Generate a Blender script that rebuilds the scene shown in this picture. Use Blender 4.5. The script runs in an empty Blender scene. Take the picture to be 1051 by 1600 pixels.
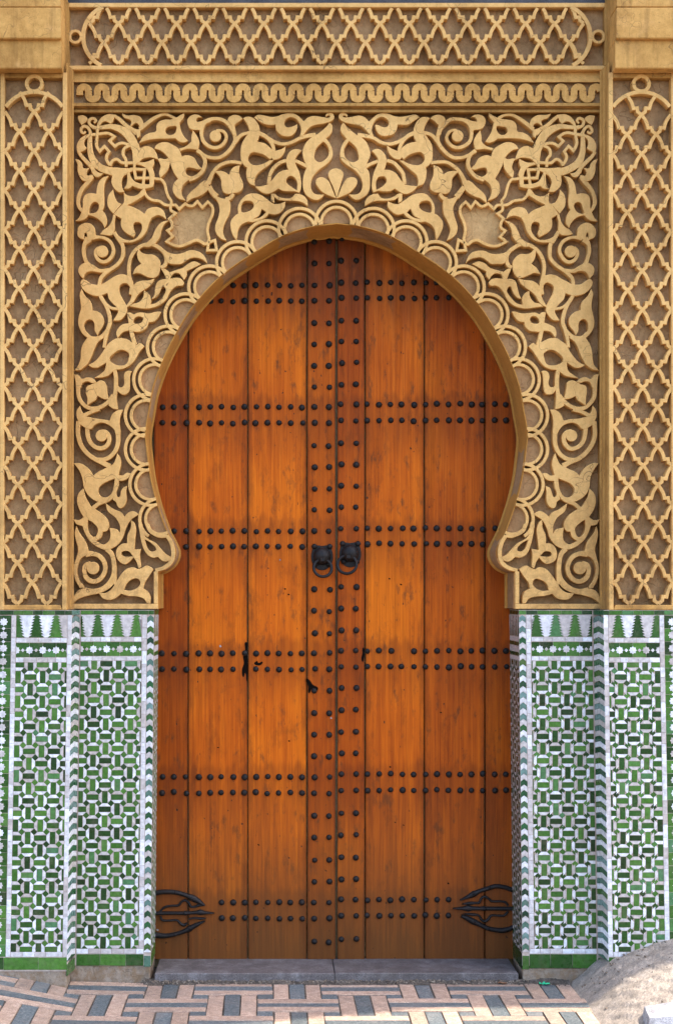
import bpy, math, random
from mathutils import Vector, geometry
random.seed(11)
sc = bpy.context.scene
R = math.radians

# ---------------------------------------------------------------- camera
S = 0.003            # metres per photograph pixel on the wall plane
D = 2470.0           # camera distance, in the same pixels
CX, CY, MX, GY = 420.0, 930.0, 525.5, 1535.0   # optical axis, mirror axis, ground line
cam = bpy.data.cameras.new('camera'); camo = bpy.data.objects.new('camera', cam)
sc.collection.objects.link(camo); sc.camera = camo
camo.location = ((CX - MX) * S, -D * S, (GY - CY) * S)
camo.rotation_euler = (R(90), 0, 0)
cam.sensor_fit = 'VERTICAL'; cam.sensor_height = 36.0
cam.lens = 36.0 * D / 1600.0
cam.shift_x = (MX - CX) / 1600.0; cam.shift_y = (CY - 800.0) / 1600.0
cam.clip_end = 500
# ---------------------------------------------------------------- light
SUN_EL, SUN_AZ = R(60), R(85)            # azimuth from +Y towards +X
w = bpy.data.worlds.new('World'); sc.world = w; w.use_nodes = True
nt = w.node_tree; bg = nt.nodes['Background']
sky = nt.nodes.new('ShaderNodeTexSky'); sky.sky_type = 'NISHITA'; sky.sun_disc = False
sky.sun_elevation = SUN_EL; sky.sun_rotation = SUN_AZ; sky.dust_density = 3.0; sky.air_density = 1.0; sky.ozone_density = 0.6
nt.links.new(sky.outputs[0], bg.inputs[0]); bg.inputs[1].default_value = 0.15
sun = bpy.data.lights.new('sun', 'SUN'); sun.energy = 2.0; sun.angle = R(0.6); sun.color = (1, .91, .77)
suno = bpy.data.objects.new('sun', sun); sc.collection.objects.link(suno)
sdir = Vector((math.sin(SUN_AZ) * math.cos(SUN_EL), math.cos(SUN_AZ) * math.cos(SUN_EL), math.sin(SUN_EL)))
suno.rotation_euler = sdir.to_track_quat('Z', 'Y').to_euler(); suno.location = (3, -3, 8)
vs = sc.view_settings; vs.view_transform = 'Standard'; vs.look = 'None'; vs.gamma = 1; vs.exposure = 2.3; vs.use_curve_mapping = False

# ---------------------------------------------------------------- materials
def mat(name):
    m = bpy.data.materials.new(name); m.use_nodes = True
    t = m.node_tree; return m, t, t.nodes['Principled BSDF']
def N(t, typ, **kw):
    n = t.nodes.new(typ)
    for k, v in kw.items():
        if k.startswith('i_'):
            key = k[2:]; key = int(key) if key.isdigit() else key.replace('_', ' ')
            n.inputs[key].default_value = v
        else: setattr(n, k, v)
    return n
def ramp(t, fac, stops, interp='LINEAR'):
    r = t.nodes.new('ShaderNodeValToRGB'); r.color_ramp.interpolation = interp
    e = r.color_ramp.elements
    while len(e) < len(stops): e.new(0.5)
    for i, (p, c) in enumerate(stops):
        e[i].position = p; e[i].color = (c, c, c, 1) if not isinstance(c, tuple) else (*c, 1)
    t.links.new(fac, r.inputs[0]); return r.outputs[0]
def mix(t, fac, a, b, mode='MIX'):
    n = t.nodes.new('ShaderNodeMix'); n.data_type = 'RGBA'; n.blend_type = mode
    for sock, v in ((n.inputs[0], fac), (n.inputs[6], a), (n.inputs[7], b)):
        if hasattr(v, 'links'): t.links.new(v, sock)
        elif isinstance(v, tuple): sock.default_value = (*v, 1)
        else: sock.default_value = v
    return n.outputs[2]
def noise(t, vec, scale, detail=3, rough=.55, dist=0.0):
    n = N(t, 'ShaderNodeTexNoise'); n.inputs['Scale'].default_value = scale; n.inputs['Detail'].default_value = detail
    n.inputs['Roughness'].default_value = rough; n.inputs['Distortion'].default_value = dist
    if vec is not None: t.links.new(vec, n.inputs['Vector'])
    return n.outputs[0]
def mapping(t, vec, scale=(1, 1, 1), loc=(0, 0, 0)):
    n = t.nodes.new('ShaderNodeMapping'); n.inputs['Scale'].default_value = scale; n.inputs['Location'].default_value = loc
    t.links.new(vec, n.inputs['Vector']); return n.outputs[0]
def math_(t, op, a, b=None, clamp=False):
    n = t.nodes.new('ShaderNodeMath'); n.operation = op; n.use_clamp = clamp
    for i, v in enumerate((a, b)):
        if v is None: continue
        if hasattr(v, 'links'): t.links.new(v, n.inputs[i])
        else: n.inputs[i].default_value = v
    return n.outputs[0]
def bump(t, h, b, strength=.3, dist=.004, prev=None):
    n = t.nodes.new('ShaderNodeBump'); n.inputs['Strength'].default_value = strength; n.inputs['Distance'].default_value = dist
    t.links.new(h, n.inputs['Height'])
    if prev is not None: t.links.new(prev, n.inputs['Normal'])
    t.links.new(n.outputs[0], b.inputs['Normal']); return n.outputs[0]
def pos(t): return t.nodes.new('ShaderNodeNewGeometry').outputs['Position']
def zof(t, p):
    s = t.nodes.new('ShaderNodeSeparateXYZ'); t.links.new(p, s.inputs[0]); return s.outputs

def stucco(name, lo, mid, hi, crack=.5, grime=.5, rough=.85, bmp=.35, streak=.0):
    m, t, b = mat(name); p = pos(t)
    c = ramp(t, noise(t, p, 2.2, 4), [(.3, lo), (.5, mid), (.72, hi)])
    c2 = ramp(t, noise(t, p, 38, 4, .65), [(.35, tuple(v * .8 for v in mid)), (.65, hi)])
    c = mix(t, .4, c, c2)
    # dark specks and pits
    sp = ramp(t, noise(t, p, 150, 2, .7), [(.3, 1.0), (.4, 0.0)])
    c = mix(t, math_(t, 'MULTIPLY', sp, .5 * grime), c, tuple(v * .35 for v in lo))
    # stained patches
    st = ramp(t, noise(t, mapping(t, p, (1, 1, .6), (3, 1, 7)), 5.5, 5, .7), [(.5, 0.0), (.7, 1.0)])
    c = mix(t, math_(t, 'MULTIPLY', st, .55 * grime), c, (lo[0] * .55, lo[1] * .48, lo[2] * .42))
    if streak:      # rain streaks and washed-out patches
        s1 = ramp(t, noise(t, mapping(t, p, (16, 16, 1.3), (2, 0, 5)), 1.0, 5, .7), [(.52, 0.0), (.7, 1.0)])
        c = mix(t, math_(t, 'MULTIPLY', s1, streak), c, (lo[0] * .42, lo[1] * .4, lo[2] * .45))
        s2 = ramp(t, noise(t, mapping(t, p, (5, 5, 7), (7, 1, 2)), 1.0, 5, .75), [(.55, 0.0), (.72, 1.0)])
        c = mix(t, math_(t, 'MULTIPLY', s2, streak * .8), c, (hi[0] * 1.05, hi[1] * 1.03, hi[2] * 1.2))
    # more splash dirt low down on the carved plaster
    z = zof(t, p)[2]
    lowz = ramp(t, math_(t, 'MULTIPLY', z, .2), [(.36, 1.0), (.5, 0.0)])
    d2 = ramp(t, noise(t, p, 24, 5, .75), [(.42, 0.0), (.6, 1.0)])
    c = mix(t, math_(t, 'MULTIPLY', math_(t, 'MULTIPLY', lowz, d2), .55 * grime), c, (.2, .11, .045))
    # hairline cracks
    wv = N(t, 'ShaderNodeTexNoise'); wv.inputs['Scale'].default_value = 9
    t.links.new(p, wv.inputs['Vector'])
    wp = mix(t, .12, p, wv.outputs[1], 'LINEAR_LIGHT')
    vo = N(t, 'ShaderNodeTexVoronoi', feature='DISTANCE_TO_EDGE'); vo.inputs['Scale'].default_value = 5.2
    t.links.new(wp, vo.inputs['Vector'])
    ck = ramp(t, vo.outputs[0], [(0.0, 1.0), (.009, 0.0)])
    msk = ramp(t, noise(t, p, 3.1, 2), [(.45, 0.0), (.58, 1.0)])
    ckm = math_(t, 'MULTIPLY', ck, msk)
    c = mix(t, math_(t, 'MULTIPLY', ckm, crack), c, (.09, .05, .025))
    t.links.new(c, b.inputs['Base Color']); b.inputs['Roughness'].default_value = rough
    b.inputs['Specular IOR Level'].default_value = .2
    h = math_(t, 'ADD', noise(t, p, 120, 4, .7), math_(t, 'MULTIPLY', noise(t, p, 22, 3), 1.2))
    h = math_(t, 'SUBTRACT', h, math_(t, 'MULTIPLY', ckm, .8))
    bump(t, h, b, bmp, .004); return m
M = {}
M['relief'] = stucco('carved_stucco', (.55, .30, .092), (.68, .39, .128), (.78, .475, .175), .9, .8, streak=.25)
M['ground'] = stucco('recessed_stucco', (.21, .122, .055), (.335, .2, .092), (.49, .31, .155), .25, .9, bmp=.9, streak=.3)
M['mould'] = stucco('moulding_stucco', (.28, .135, .032), (.40, .205, .052), (.53, .295, .085), .5, .9, streak=.55)
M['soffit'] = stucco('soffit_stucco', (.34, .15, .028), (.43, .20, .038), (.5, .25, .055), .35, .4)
M['fascia'] = stucco('cornice_stucco', (.40, .198, .048), (.55, .29, .078), (.68, .385, .12), .6, .9, streak=.55)
M['shell'] = stucco('shell_stucco', (.27, .14, .058), (.37, .2, .085), (.49, .285, .125), .15, .7, bmp=.8)
M['shield'] = stucco('shield_stucco', (.34, .19, .075), (.48, .285, .115), (.60, .38, .165), .1, .9, bmp=.9)
M['plaster'] = stucco('base_plaster', (.13, .10, .075), (.27, .21, .155), (.40, .33, .26), .3, 1.0, bmp=.9)
M['wallp'] = stucco('wall_plaster', (.45, .31, .16), (.52, .37, .2), (.6, .44, .25), .5, .6)

def glaze(name, stops, rough=.22, dirt=.25):
    m, t, b = mat(name); p = pos(t)
    oi = t.nodes.new('ShaderNodeObjectInfo')
    c = ramp(t, oi.outputs['Random'], stops)
    v = ramp(t, noise(t, p, 55, 3, .6), [(.3, .72), (.7, 1.18)])
    c = mix(t, 1.0, c, v, 'MULTIPLY')
    dn = ramp(t, noise(t, p, 17, 5, .7), [(.5, 0.0), (.75, 1.0)])
    c = mix(t, math_(t, 'MULTIPLY', dn, dirt), c, (.22, .17, .13))
    wear = ramp(t, noise(t, p, 210, 2, .6), [(.68, 0.0), (.74, 1.0)])
    c = mix(t, math_(t, 'MULTIPLY', wear, .5), c, (.30, .22, .16))
    t.links.new(c, b.inputs['Base Color'])
    t.links.new(ramp(t, noise(t, p, 40, 3), [(.3, rough * .7), (.7, rough * 2.2)]), b.inputs['Roughness'])
    b.inputs['Specular IOR Level'].default_value = .28
    bump(t, noise(t, p, 60, 3), b, .25, .0015); return m
M['green'] = glaze('green_glaze', [(0, (.009, .032, .007)), (.25, (.016, .065, .01)), (.6, (.04, .125, .018)), (.88, (.07, .185, .028)), (1, (.06, .17, .075))])
M['dgreen'] = glaze('chevron_glaze', [(0, (.01, .035, .02)), (.35, (.02, .1, .035)), (.6, (.05, .115, .018)), (.75, (.08, .16, .13)), (1, (.15, .25, .23))])
M['white'] = glaze('white_glaze', [(0, (.46, .40, .37)), (.35, (.55, .51, .50)), (.7, (.66, .65, .67)), (1, (.75, .76, .81))], .28, .22)
m, t, b = mat('grout'); p = pos(t)
t.links.new(ramp(t, noise(t, p, 45, 4), [(.3, (.33, .25, .2)), (.7, (.52, .43, .37))]), b.inputs['Base Color']); b.inputs['Roughness'].default_value = .95
bump(t, noise(t, p, 220, 3), b, .5, .002); M['grout'] = m

# door timber
ROWS = [(446, 470), (636, 661), (830, 854), (1021, 1046), (1214, 1239), (1410, 1435)]
def timber(name, dark=0.0, red=0.0):
    m, t, b = mat(name); p = pos(t)
    oi = t.nodes.new('ShaderNodeObjectInfo').outputs['Random']
    comb = t.nodes.new('ShaderNodeCombineXYZ'); t.links.new(math_(t, 'MULTIPLY', oi, 13.0), comb.inputs[0]); t.links.new(math_(t, 'MULTIPLY', oi, 7.0), comb.inputs[2])
    va = t.nodes.new('ShaderNodeVectorMath'); va.operation = 'ADD'; t.links.new(p, va.inputs[0]); t.links.new(comb.outputs[0], va.inputs[1])
    q = va.outputs[0]
    g1 = noise(t, mapping(t, q, (44, 44, 1.5)), 1.0, 5, .65, .9)
    g2 = noise(t, mapping(t, q, (150, 150, 3.2)), 1.0, 3, .6)
    big = noise(t, mapping(t, q, (2.2, 2.2, 1.1)), 1.0, 4, .6)
    c = ramp(t, big, [(.3, (.24, .038, .003)), (.48, (.49, .10, .004)), (.66, (.71, .185, .006))])
    c = mix(t, .4, c, ramp(t, g1, [(.3, (.19, .033, .003)), (.5, (.47, .095, .004)), (.72, (.73, .195, .008))]))
    c = mix(t, .22, c, ramp(t, g2, [(.35, (.12, .025, .003)), (.6, (.66, .175, .007))]))
    if red: c = mix(t, red, c, mix(t, 1.0, c, (.82, .62, .6), 'MULTIPLY'))
    if dark: c = mix(t, dark, c, mix(t, 1.0, c, (.42, .36, .4), 'MULTIPLY'))
    # dark smudges and old stains
    st = ramp(t, noise(t, mapping(t, q, (11, 11, 4.5), (4, 2, 1)), 1.0, 6, .75), [(.54, 0.0), (.72, 1.0)])
    c = mix(t, math_(t, 'MULTIPLY', st, .5), c, (.07, .022, .008))
    sm = ramp(t, noise(t, mapping(t, q, (24, 24, 9)), 1.0, 4, .7), [(.57, 0.0), (.7, 1.0)])
    c = mix(t, math_(t, 'MULTIPLY', sm, .6), c, (.05, .03, .018))
    # rust and grease bands along the stud rows, running down below them
    z = zof(t, p)[2]
    k = 1 + 95 / D
    zz = lambda py: ((CY - py) * k + GY - CY) * S / 4.2
    stops = []
    for a, bb in ROWS[::-1]:
        stops += [(zz(bb + 62), 0.0), (zz(bb + 14), .62), (zz(a - 14), .75), (zz(a - 24), 0.0)]
    jz = math_(t, 'ADD', math_(t, 'DIVIDE', z, 4.2), math_(t, 'MULTIPLY', math_(t, 'SUBTRACT', noise(t, mapping(t, q, (26, 26, 1)), 1.0, 3), .5), .035))
    band = ramp(t, jz, stops)
    bs = ramp(t, noise(t, mapping(t, q, (34, 34, 1.6), (9, 0, 0)), 1.0, 3, .6), [(.32, .25), (.62, 1.0)])
    c = mix(t, math_(t, 'MULTIPLY', math_(t, 'MULTIPLY', band, bs), .72), c, (.13, .026, .005))
    # muddy, splashed foot of the door and stained head with arch shade painted in
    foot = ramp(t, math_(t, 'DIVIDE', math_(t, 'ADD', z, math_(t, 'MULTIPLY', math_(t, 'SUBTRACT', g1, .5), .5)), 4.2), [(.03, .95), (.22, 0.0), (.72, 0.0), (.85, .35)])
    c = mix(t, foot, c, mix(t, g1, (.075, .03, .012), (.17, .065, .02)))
    # grime along the joints between boards
    gen = t.nodes.new('ShaderNodeTexCoord').outputs['Generated']
    ex = math_(t, 'ABSOLUTE', math_(t, 'SUBTRACT', zof(t, gen)[0], .5))
    ed = ramp(t, math_(t, 'ADD', ex, math_(t, 'MULTIPLY', math_(t, 'SUBTRACT', noise(t, mapping(t, q, (14, 14, 5)), 1.0, 4, .7), .5), .3)), [(.40, 0.0), (.53, 1.0)])
    c = mix(t, math_(t, 'MULTIPLY', ed, .6), c, (.075, .02, .006))
    c = mix(t, 1.0, c, ramp(t, oi, [(0, (.80, .70, .5)), (1, (1.0, .92, .66))]), 'MULTIPLY')
    # blackened stain streaks and painted reveal shade below the arch
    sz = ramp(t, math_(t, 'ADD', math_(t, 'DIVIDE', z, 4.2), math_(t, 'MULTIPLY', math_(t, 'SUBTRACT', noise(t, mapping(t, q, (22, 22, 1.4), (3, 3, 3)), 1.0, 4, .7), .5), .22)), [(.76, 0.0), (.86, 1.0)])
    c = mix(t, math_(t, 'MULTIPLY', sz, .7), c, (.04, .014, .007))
    # pinholes and knocks
    ph = ramp(t, noise(t, mapping(t, q, (55, 55, 38)), 1.0, 1), [(.2, 1.0), (.245, 0.0)])
    c = mix(t, math_(t, 'MULTIPLY', ph, .85), c, (.02, .012, .008))
    sc2 = ramp(t, noise(t, mapping(t, q, (90, 90, 60), (1, 5, 2)), 1.0, 4, .8), [(.66, 0.0), (.72, 1.0)])
    scm = ramp(t, noise(t, mapping(t, q, (5, 5, 4), (8, 5, 2)), 1.0, 2), [(.52, 0.0), (.62, 1.0)])
    c = mix(t, math_(t, 'MULTIPLY', math_(t, 'MULTIPLY', sc2, scm), .8), c, (.03, .016, .01))
    t.links.new(c, b.inputs['Base Color'])
    t.links.new(ramp(t, g1, [(.3, .62), (.7, .42)]), b.inputs['Roughness']); b.inputs['Specular IOR Level'].default_value = .12
    h = math_(t, 'ADD', math_(t, 'MULTIPLY', g2, .6), g1); h = math_(t, 'SUBTRACT', h, math_(t, 'MULTIPLY', ph, 1.0))
    bump(t, h, b, .35, .003); return m
M['timber'] = timber('orange_timber'); M['timber_outer'] = timber('outer_timber_shaded', .6, .0); M['timber_stile'] = timber('red_timber', .3, .3)  # outer boards darker: soft reveal shade and dirt put into their colour
def iron(name, c0, c1, rough=.5):
    m, t, b = mat(name); p = pos(t)
    ci = ramp(t, noise(t, p, 60, 4, .65), [(.3, c0), (.7, c1)])
    ru = ramp(t, noise(t, p, 28, 4, .7), [(.55, 0.0), (.7, 1.0)])
    t.links.new(mix(t, math_(t, 'MULTIPLY', ru, .6), ci, (.03, .012, .007)), b.inputs['Base Color'])
    b.inputs['Metallic'].default_value = .0; b.inputs['Specular IOR Level'].default_value = .22; b.inputs['Roughness'].default_value = rough
    bump(t, noise(t, p, 130, 3), b, .4, .002); return m
M['iron'] = iron('black_iron', (.006, .0048, .0048), (.016, .0125, .012))
M['stud'] = iron('stud_iron', (.005, .004, .004), (.014, .0105, .01), .55)
m, t, b = mat('dark_void'); b.inputs['Base Color'].default_value = (.006, .004, .003, 1); b.inputs['Roughness'].default_value = 1.0; b.inputs['Specular IOR Level'].default_value = .03; M['dark'] = m

def stone(name, c0, c1, c2, scale=30, rough=.7, bs=.5, dirt=(.1, .085, .07), spd=.5):
    m, t, b = mat(name); p = pos(t)
    c = ramp(t, noise(t, p, scale, 5, .7), [(.3, c0), (.5, c1), (.7, c2)])
    f = ramp(t, noise(t, p, 190, 3, .8), [(.33, .45), (.66, 1.3)])
    c = mix(t, 1.0, c, f, 'MULTIPLY')
    d = ramp(t, noise(t, p, 6.5, 5, .72), [(.48, 0.0), (.68, 1.0)])
    c = mix(t, math_(t, 'MULTIPLY', d, spd), c, dirt)
    oi = t.nodes.new('ShaderNodeObjectInfo').outputs['Random']
    c = mix(t, 1.0, c, ramp(t, oi, [(0, .8), (1, 1.15)]), 'MULTIPLY')
    t.links.new(c, b.inputs['Base Color']); b.inputs['Roughness'].default_value = rough
    bump(t, math_(t, 'ADD', noise(t, p, 140, 4, .7), noise(t, p, 35, 3)), b, bs, .004); return m
M['pink'] = stone('pink_paver', (.31, .2, .145), (.44, .3, .22), (.56, .41, .315), 34, bs=.8, dirt=(.2, .155, .13), spd=.55)
M['slate'] = stone('slate_paver', (.045, .056, .062), (.10, .12, .128), (.2, .22, .222), 75, bs=.9, dirt=(.22, .19, .17), spd=.45)
M['sill'] = stone('grey_stone', (.08, .066, .063), (.13, .11, .107), (.22, .2, .2), 14, .7, .4, (.09, .07, .06))
M['mortar'] = stone('dirty_mortar', (.035, .027, .02), (.085, .066, .05), (.17, .14, .11), 40, .95, .9, (.04, .03, .025))
M['cement'] = stone('rough_cement', (.2, .165, .135), (.30, .25, .205), (.40, .34, .285), 22, .95, .45, (.15, .12, .095), .4)
M['kerb'] = stone('pale_stone', (.2, .19, .2), (.36, .35, .36), (.5, .49, .5), 22, .85, .8, (.14, .12, .13))
M['pebble'] = stone('gravel', (.05, .035, .025), (.19, .14, .10), (.5, .43, .35), 60, .9, .5)
M['head_shade'] = stone('overhang_shade', (.03, .03, .035), (.05, .05, .06), (.08, .08, .09), 12, .8, .4)
m, t, b = mat('green_wrapper'); b.inputs['Base Color'].default_value = (.02, .42, .2, 1); b.inputs['Roughness'].default_value = .3; M['wrap'] = m
m, t, b = mat('dry_leaf'); b.inputs['Base Color'].default_value = (.2, .1, .05, 1); b.inputs['Roughness'].default_value = .8; M['leaf'] = m

# ---------------------------------------------------------------- object helpers
COL = sc.collection; ORG = {}
def link(name, data, parent=None, loc=(0, 0, 0), rot=(0, 0, 0), scale=(1, 1, 1)):
    o = bpy.data.objects.new(name, data); COL.objects.link(o)
    loc = Vector(loc); ORG[o] = loc.copy()
    if parent is not None:
        o.parent = parent; loc = loc - ORG[parent]
    o.location = loc; o.rotation_euler = rot; o.scale = scale; return o
def thing(name, label, cat, loc=(0, 0, 0), group=None, kind=None):
    o = link(name, None, None, loc); tag(o, label, cat, group, kind); return o
def tag(o, label=None, cat=None, group=None, kind=None):
    if label: o['label'] = label
    if cat: o['category'] = cat
    if group: o['group'] = group
    if kind: o['kind'] = kind
    return o
def mesh(verts, faces, material, smooth=False, name='mesh'):
    me = bpy.data.meshes.new(name); me.from_pydata(verts, [], faces); me.materials.append(material)
    if smooth: me.polygons.foreach_set('use_smooth', [True] * len(me.polygons))
    me.update(); return me
def W(px, py, t=0.0, mir=False):
    """photograph pixel at depth t (pixels behind the wall plane) -> wall units (x, z)"""
    k = 1 + t / D; x = (px - CX) * k + CX - MX
    return (-x if mir else x, (CY - py) * k + GY - CY)
def warp(px, py):            # the tiled foot of the wall flares out slightly
    f = 1 + (.006 * (py - 300) / 600 if py < 950 else .0065 + .019 * (py - 950) / 545)
    return MX + (px - MX) * (f / 1.0065 if py >= 950 else f)
def smooth(pts, closed=True, sub=5):
    """Hermite curve through (x, y[, w][, 'c']) points; 'c' marks a corner"""
    P = []; C = []
    for q in pts:
        C.append(q[-1] == 'c'); P.append(tuple(v for v in q if v != 'c'))
    n = len(P); out = []; dim = len(P[0])
    def tang(i, other, fwd):
        j0, j1 = i - 1, i + 1
        if closed: j0 %= n; j1 %= n
        L = math.dist(P[i][:2], P[other][:2])
        if C[i] or j0 < 0 or j1 >= n:
            return tuple((P[other][d] - P[i][d]) * (1 if fwd else -1) for d in range(dim))
        v = tuple(P[j1][d] - P[j0][d] for d in range(dim)); l = math.hypot(v[0], v[1]) or 1
        return tuple(c * L / l for c in v)
    for i in range(n if closed else n - 1):
        j = (i + 1) % n; m0 = tang(i, j, True); m1 = tang(j, i, False)
        ns = 1 if (C[i] and C[j]) else sub
        for s in range(ns):
            u = s / ns; h0 = 2*u**3 - 3*u*u + 1; h1 = u**3 - 2*u*u + u; h2 = -2*u**3 + 3*u*u; h3 = u**3 - u*u
            out.append(tuple(h0*P[i][d] + h1*m0[d] + h2*P[j][d] + h3*m1[d] for d in range(dim)))
    if not closed: out.append(P[-1])
    return out
def area(p): return sum(p[i-1][0]*p[i][1] - p[i][0]*p[i-1][1] for i in range(len(p))) / 2
def dedupe(p):
    o = []
    for q in p:
        if not o or math.dist(q, o[-1]) > .05: o.append(q)
    if len(o) > 1 and math.dist(o[0], o[-1]) < .05: o.pop()
    return o
def inset(p, c):
    n = len(p); o = []
    for i in range(n):
        a, b_, d = p[i-1], p[i], p[(i+1) % n]
        e1 = Vector((b_[0]-a[0], b_[1]-a[1])).normalized(); e2 = Vector((d[0]-b_[0], d[1]-b_[1])).normalized()
        n1 = Vector((-e1.y, e1.x)); n2 = Vector((-e2.y, e2.x)); m_ = n1 + n2
        m_ = m_ / max(.5, m_.length_squared / 2) if m_.length > .2 else n1
        o.append((b_[0] + m_.x*c, b_[1] + m_.y*c))
    return o
def plate(outer, holes, tf, tb, ch, material, center=None, smooth_sides=False):
    """prism from wall-unit outline(s): bevelled front at tf, back at tb; returns mesh and centre"""
    loops = [dedupe(outer)] + [dedupe(h) for h in holes]
    if area(loops[0]) < 0: loops[0].reverse()
    for h in loops[1:]:
        if area(h) > 0: h.reverse()
    if center is None:
        xs = [q[0] for q in loops[0]]; zs = [q[1] for q in loops[0]]
        center = ((min(xs)+max(xs))/2, (min(zs)+max(zs))/2)
    fr = [inset(l, ch) if ch else l for l in loops]
    v = []; f = []; offs = []
    for l in fr:
        offs.append(len(v)); v += [((x-center[0])*S, 0, (z-center[1])*S) for x, z in l]
    tris = geometry.tessellate_polygon([[Vector((x, z, 0)) for x, z in l] for l in fr])
    for a, b_, c in tris:
        A, B, Cc = Vector(v[a]), Vector(v[b_]), Vector(v[c])
        f.append((a, b_, c) if (B-A).cross(Cc-A).y < 0 else (a, c, b_))
    for li, l in enumerate(loops):
        n = len(l); o0 = offs[li]; o1 = len(v)
        v += [((x-center[0])*S, ch*S, (z-center[1])*S) for x, z in l]; o2 = len(v)
        v += [((x-center[0])*S, (tb-tf)*S, (z-center[1])*S) for x, z in l]
        for i in range(n):
            j = (i+1) % n
            if ch: f.append((o0+i, o1+i, o1+j, o0+j))
            f.append((o1+i, o2+i, o2+j, o1+j))
    return mesh(v, f, material), (center[0]*S, tf*S, center[1]*S)
def piece(name, pts, tf, thick, ch, material, parent, mir=False, wp=False, holes=(), key=None, tilt=0.0, cache={}):
    """one flat piece given by photograph pixels"""
    if wp: pts = [(warp(x, y), y) for x, y in pts]
    out = [W(x, y, tf, mir) for x, y in pts]; hs = [[W(x, y, tf, mir) for x, y in h] for h in holes]
    if key is not None:
        xs = [q[0] for q in out]; zs = [q[1] for q in out]; c = ((min(xs)+max(xs))/2, (min(zs)+max(zs))/2)
        if key not in cache: cache[key] = plate(out, hs, tf, tf+thick, ch, material, c)[0]
        me, loc = cache[key], (c[0]*S, tf*S, c[1]*S)
    else: me, loc = plate(out, hs, tf, tf+thick, ch, material)
    rot = (R(random.gauss(0, tilt)), R(random.gauss(0, tilt*.6)), R(random.gauss(0, tilt))) if tilt else (0, 0, 0)
    return link(name, me, parent, loc, rot)
def rect(x0, y0, x1, y1): return [(x0, y0), (x1, y0), (x1, y1), (x0, y1)]
def ribbon_mesh(sp, tf, tb, ch, material, dome=0.0):
    """strip along wall-unit spine [(x, z, w)]; dome > 0 gives a rounded section"""
    n = len(sp); v = []; f = []
    cx = (min(s[0] for s in sp) + max(s[0] for s in sp))/2; cz = (min(s[1] for s in sp) + max(s[1] for s in sp))/2
    if dome: prof = [(-1, tb-tf), (-1, dome*.75), (-.72, dome*.25), (-.3, 0), (.3, 0), (.72, dome*.25), (1, dome*.75), (1, tb-tf)]
    else: prof = None
    for i, (x, z, w_) in enumerate(sp):
        e1 = Vector((x-sp[i-1][0], z-sp[i-1][1])).normalized() if i else None
        e2 = Vector((sp[i+1][0]-x, sp[i+1][1]-z)).normalized() if i < n-1 else None
        if e1 is None: e1 = e2
        if e2 is None: e2 = e1
        n1 = Vector((-e1.y, e1.x)); n2 = Vector((-e2.y, e2.x)); m_ = n1 + n2
        m_ = m_ / max(.45, m_.length_squared/2) if m_.length > .2 else n1
        h = w_/2
        pr = prof or [(-1, tb-tf), (-1, ch), (-(1-min(.9, ch/max(h, .01))), 0), (1-min(.9, ch/max(h, .01)), 0), (1, ch), (1, tb-tf)]
        for a, d in pr: v.append(((x + m_.x*h*a - cx)*S, d*S, (z + m_.y*h*a - cz)*S))
    k = len(pr)
    for i in range(n-1):
        for j in range(k-1):
            f.append((i*k+j, i*k+j+1, (i+1)*k+j+1, (i+1)*k+j))
    f.append(tuple(range(k))); f.append(tuple(reversed(range((n-1)*k, n*k))))
    return mesh(v, f, material, smooth=bool(dome)), (cx*S, tf*S, cz*S)
def ribbon(name, pts, tf, thick, ch, material, parent, mir=False, wp=False, dome=0.0, sub=5):
    sp = smooth(pts, False, sub)
    sp = [((warp(x, y) if wp else x), y, w_) for x, y, w_ in sp]
    sp = [W(x, y, tf, mir) + (w_*(1 + tf/D),) for x, y, w_ in sp]
    me, loc = ribbon_mesh(sp, tf, tf+thick, ch, material, dome)
    return link(name, me, parent, loc)
def sweep_z(name, prof, z0, z1, material, parent):     # upright moulding: profile [(x, t)] in wall units
    n = len(prof)
    v = [(x*S, t_*S, z*S) for z in (z0, z1) for x, t_ in prof]
    f = [(i, i+1, n+i+1, n+i) for i in range(n-1)]
    return link(name, mesh(v, f, material), parent)
def sweep_x(name, prof, x0, x1, material, parent):     # level moulding: profile [(z, t)] in wall units
    n = len(prof)
    v = [(x*S, t_*S, z*S) for x in (x0, x1) for z, t_ in prof]
    f = [(i, i+1, n+i+1, n+i) for i in range(n-1)]
    return link(name, mesh(v, f, material), parent)
def box(name, x0, x1, t0, t1, z0, z1, material, parent, ch=0.6):   # wall units, bevelled edges
    pts = []
    for (z, i) in ((z0, ch), (z0+ch, 0), (z1-ch, 0), (z1, ch)):
        for (x, y) in ((x0+i, t0+i), (x1-i, t0+i), (x1-i, t1-i), (x0+i, t1-i)): pts.append((x, y, z))
    c = ((x0+x1)/2, (t0+t1)/2, z0)
    v = [((x-c[0])*S, (y-c[1])*S, (z-c[2])*S) for x, y, z in pts]; f = [(3, 2, 1, 0), (12, 13, 14, 15)]
    for r in range(3):
        for i in range(4):
            j = (i+1) % 4; f.append((r*4+i, r*4+j, r*4+4+j, r*4+4+i))
    return link(name, mesh(v, f, material), parent, (c[0]*S, c[1]*S, c[2]*S))

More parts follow.
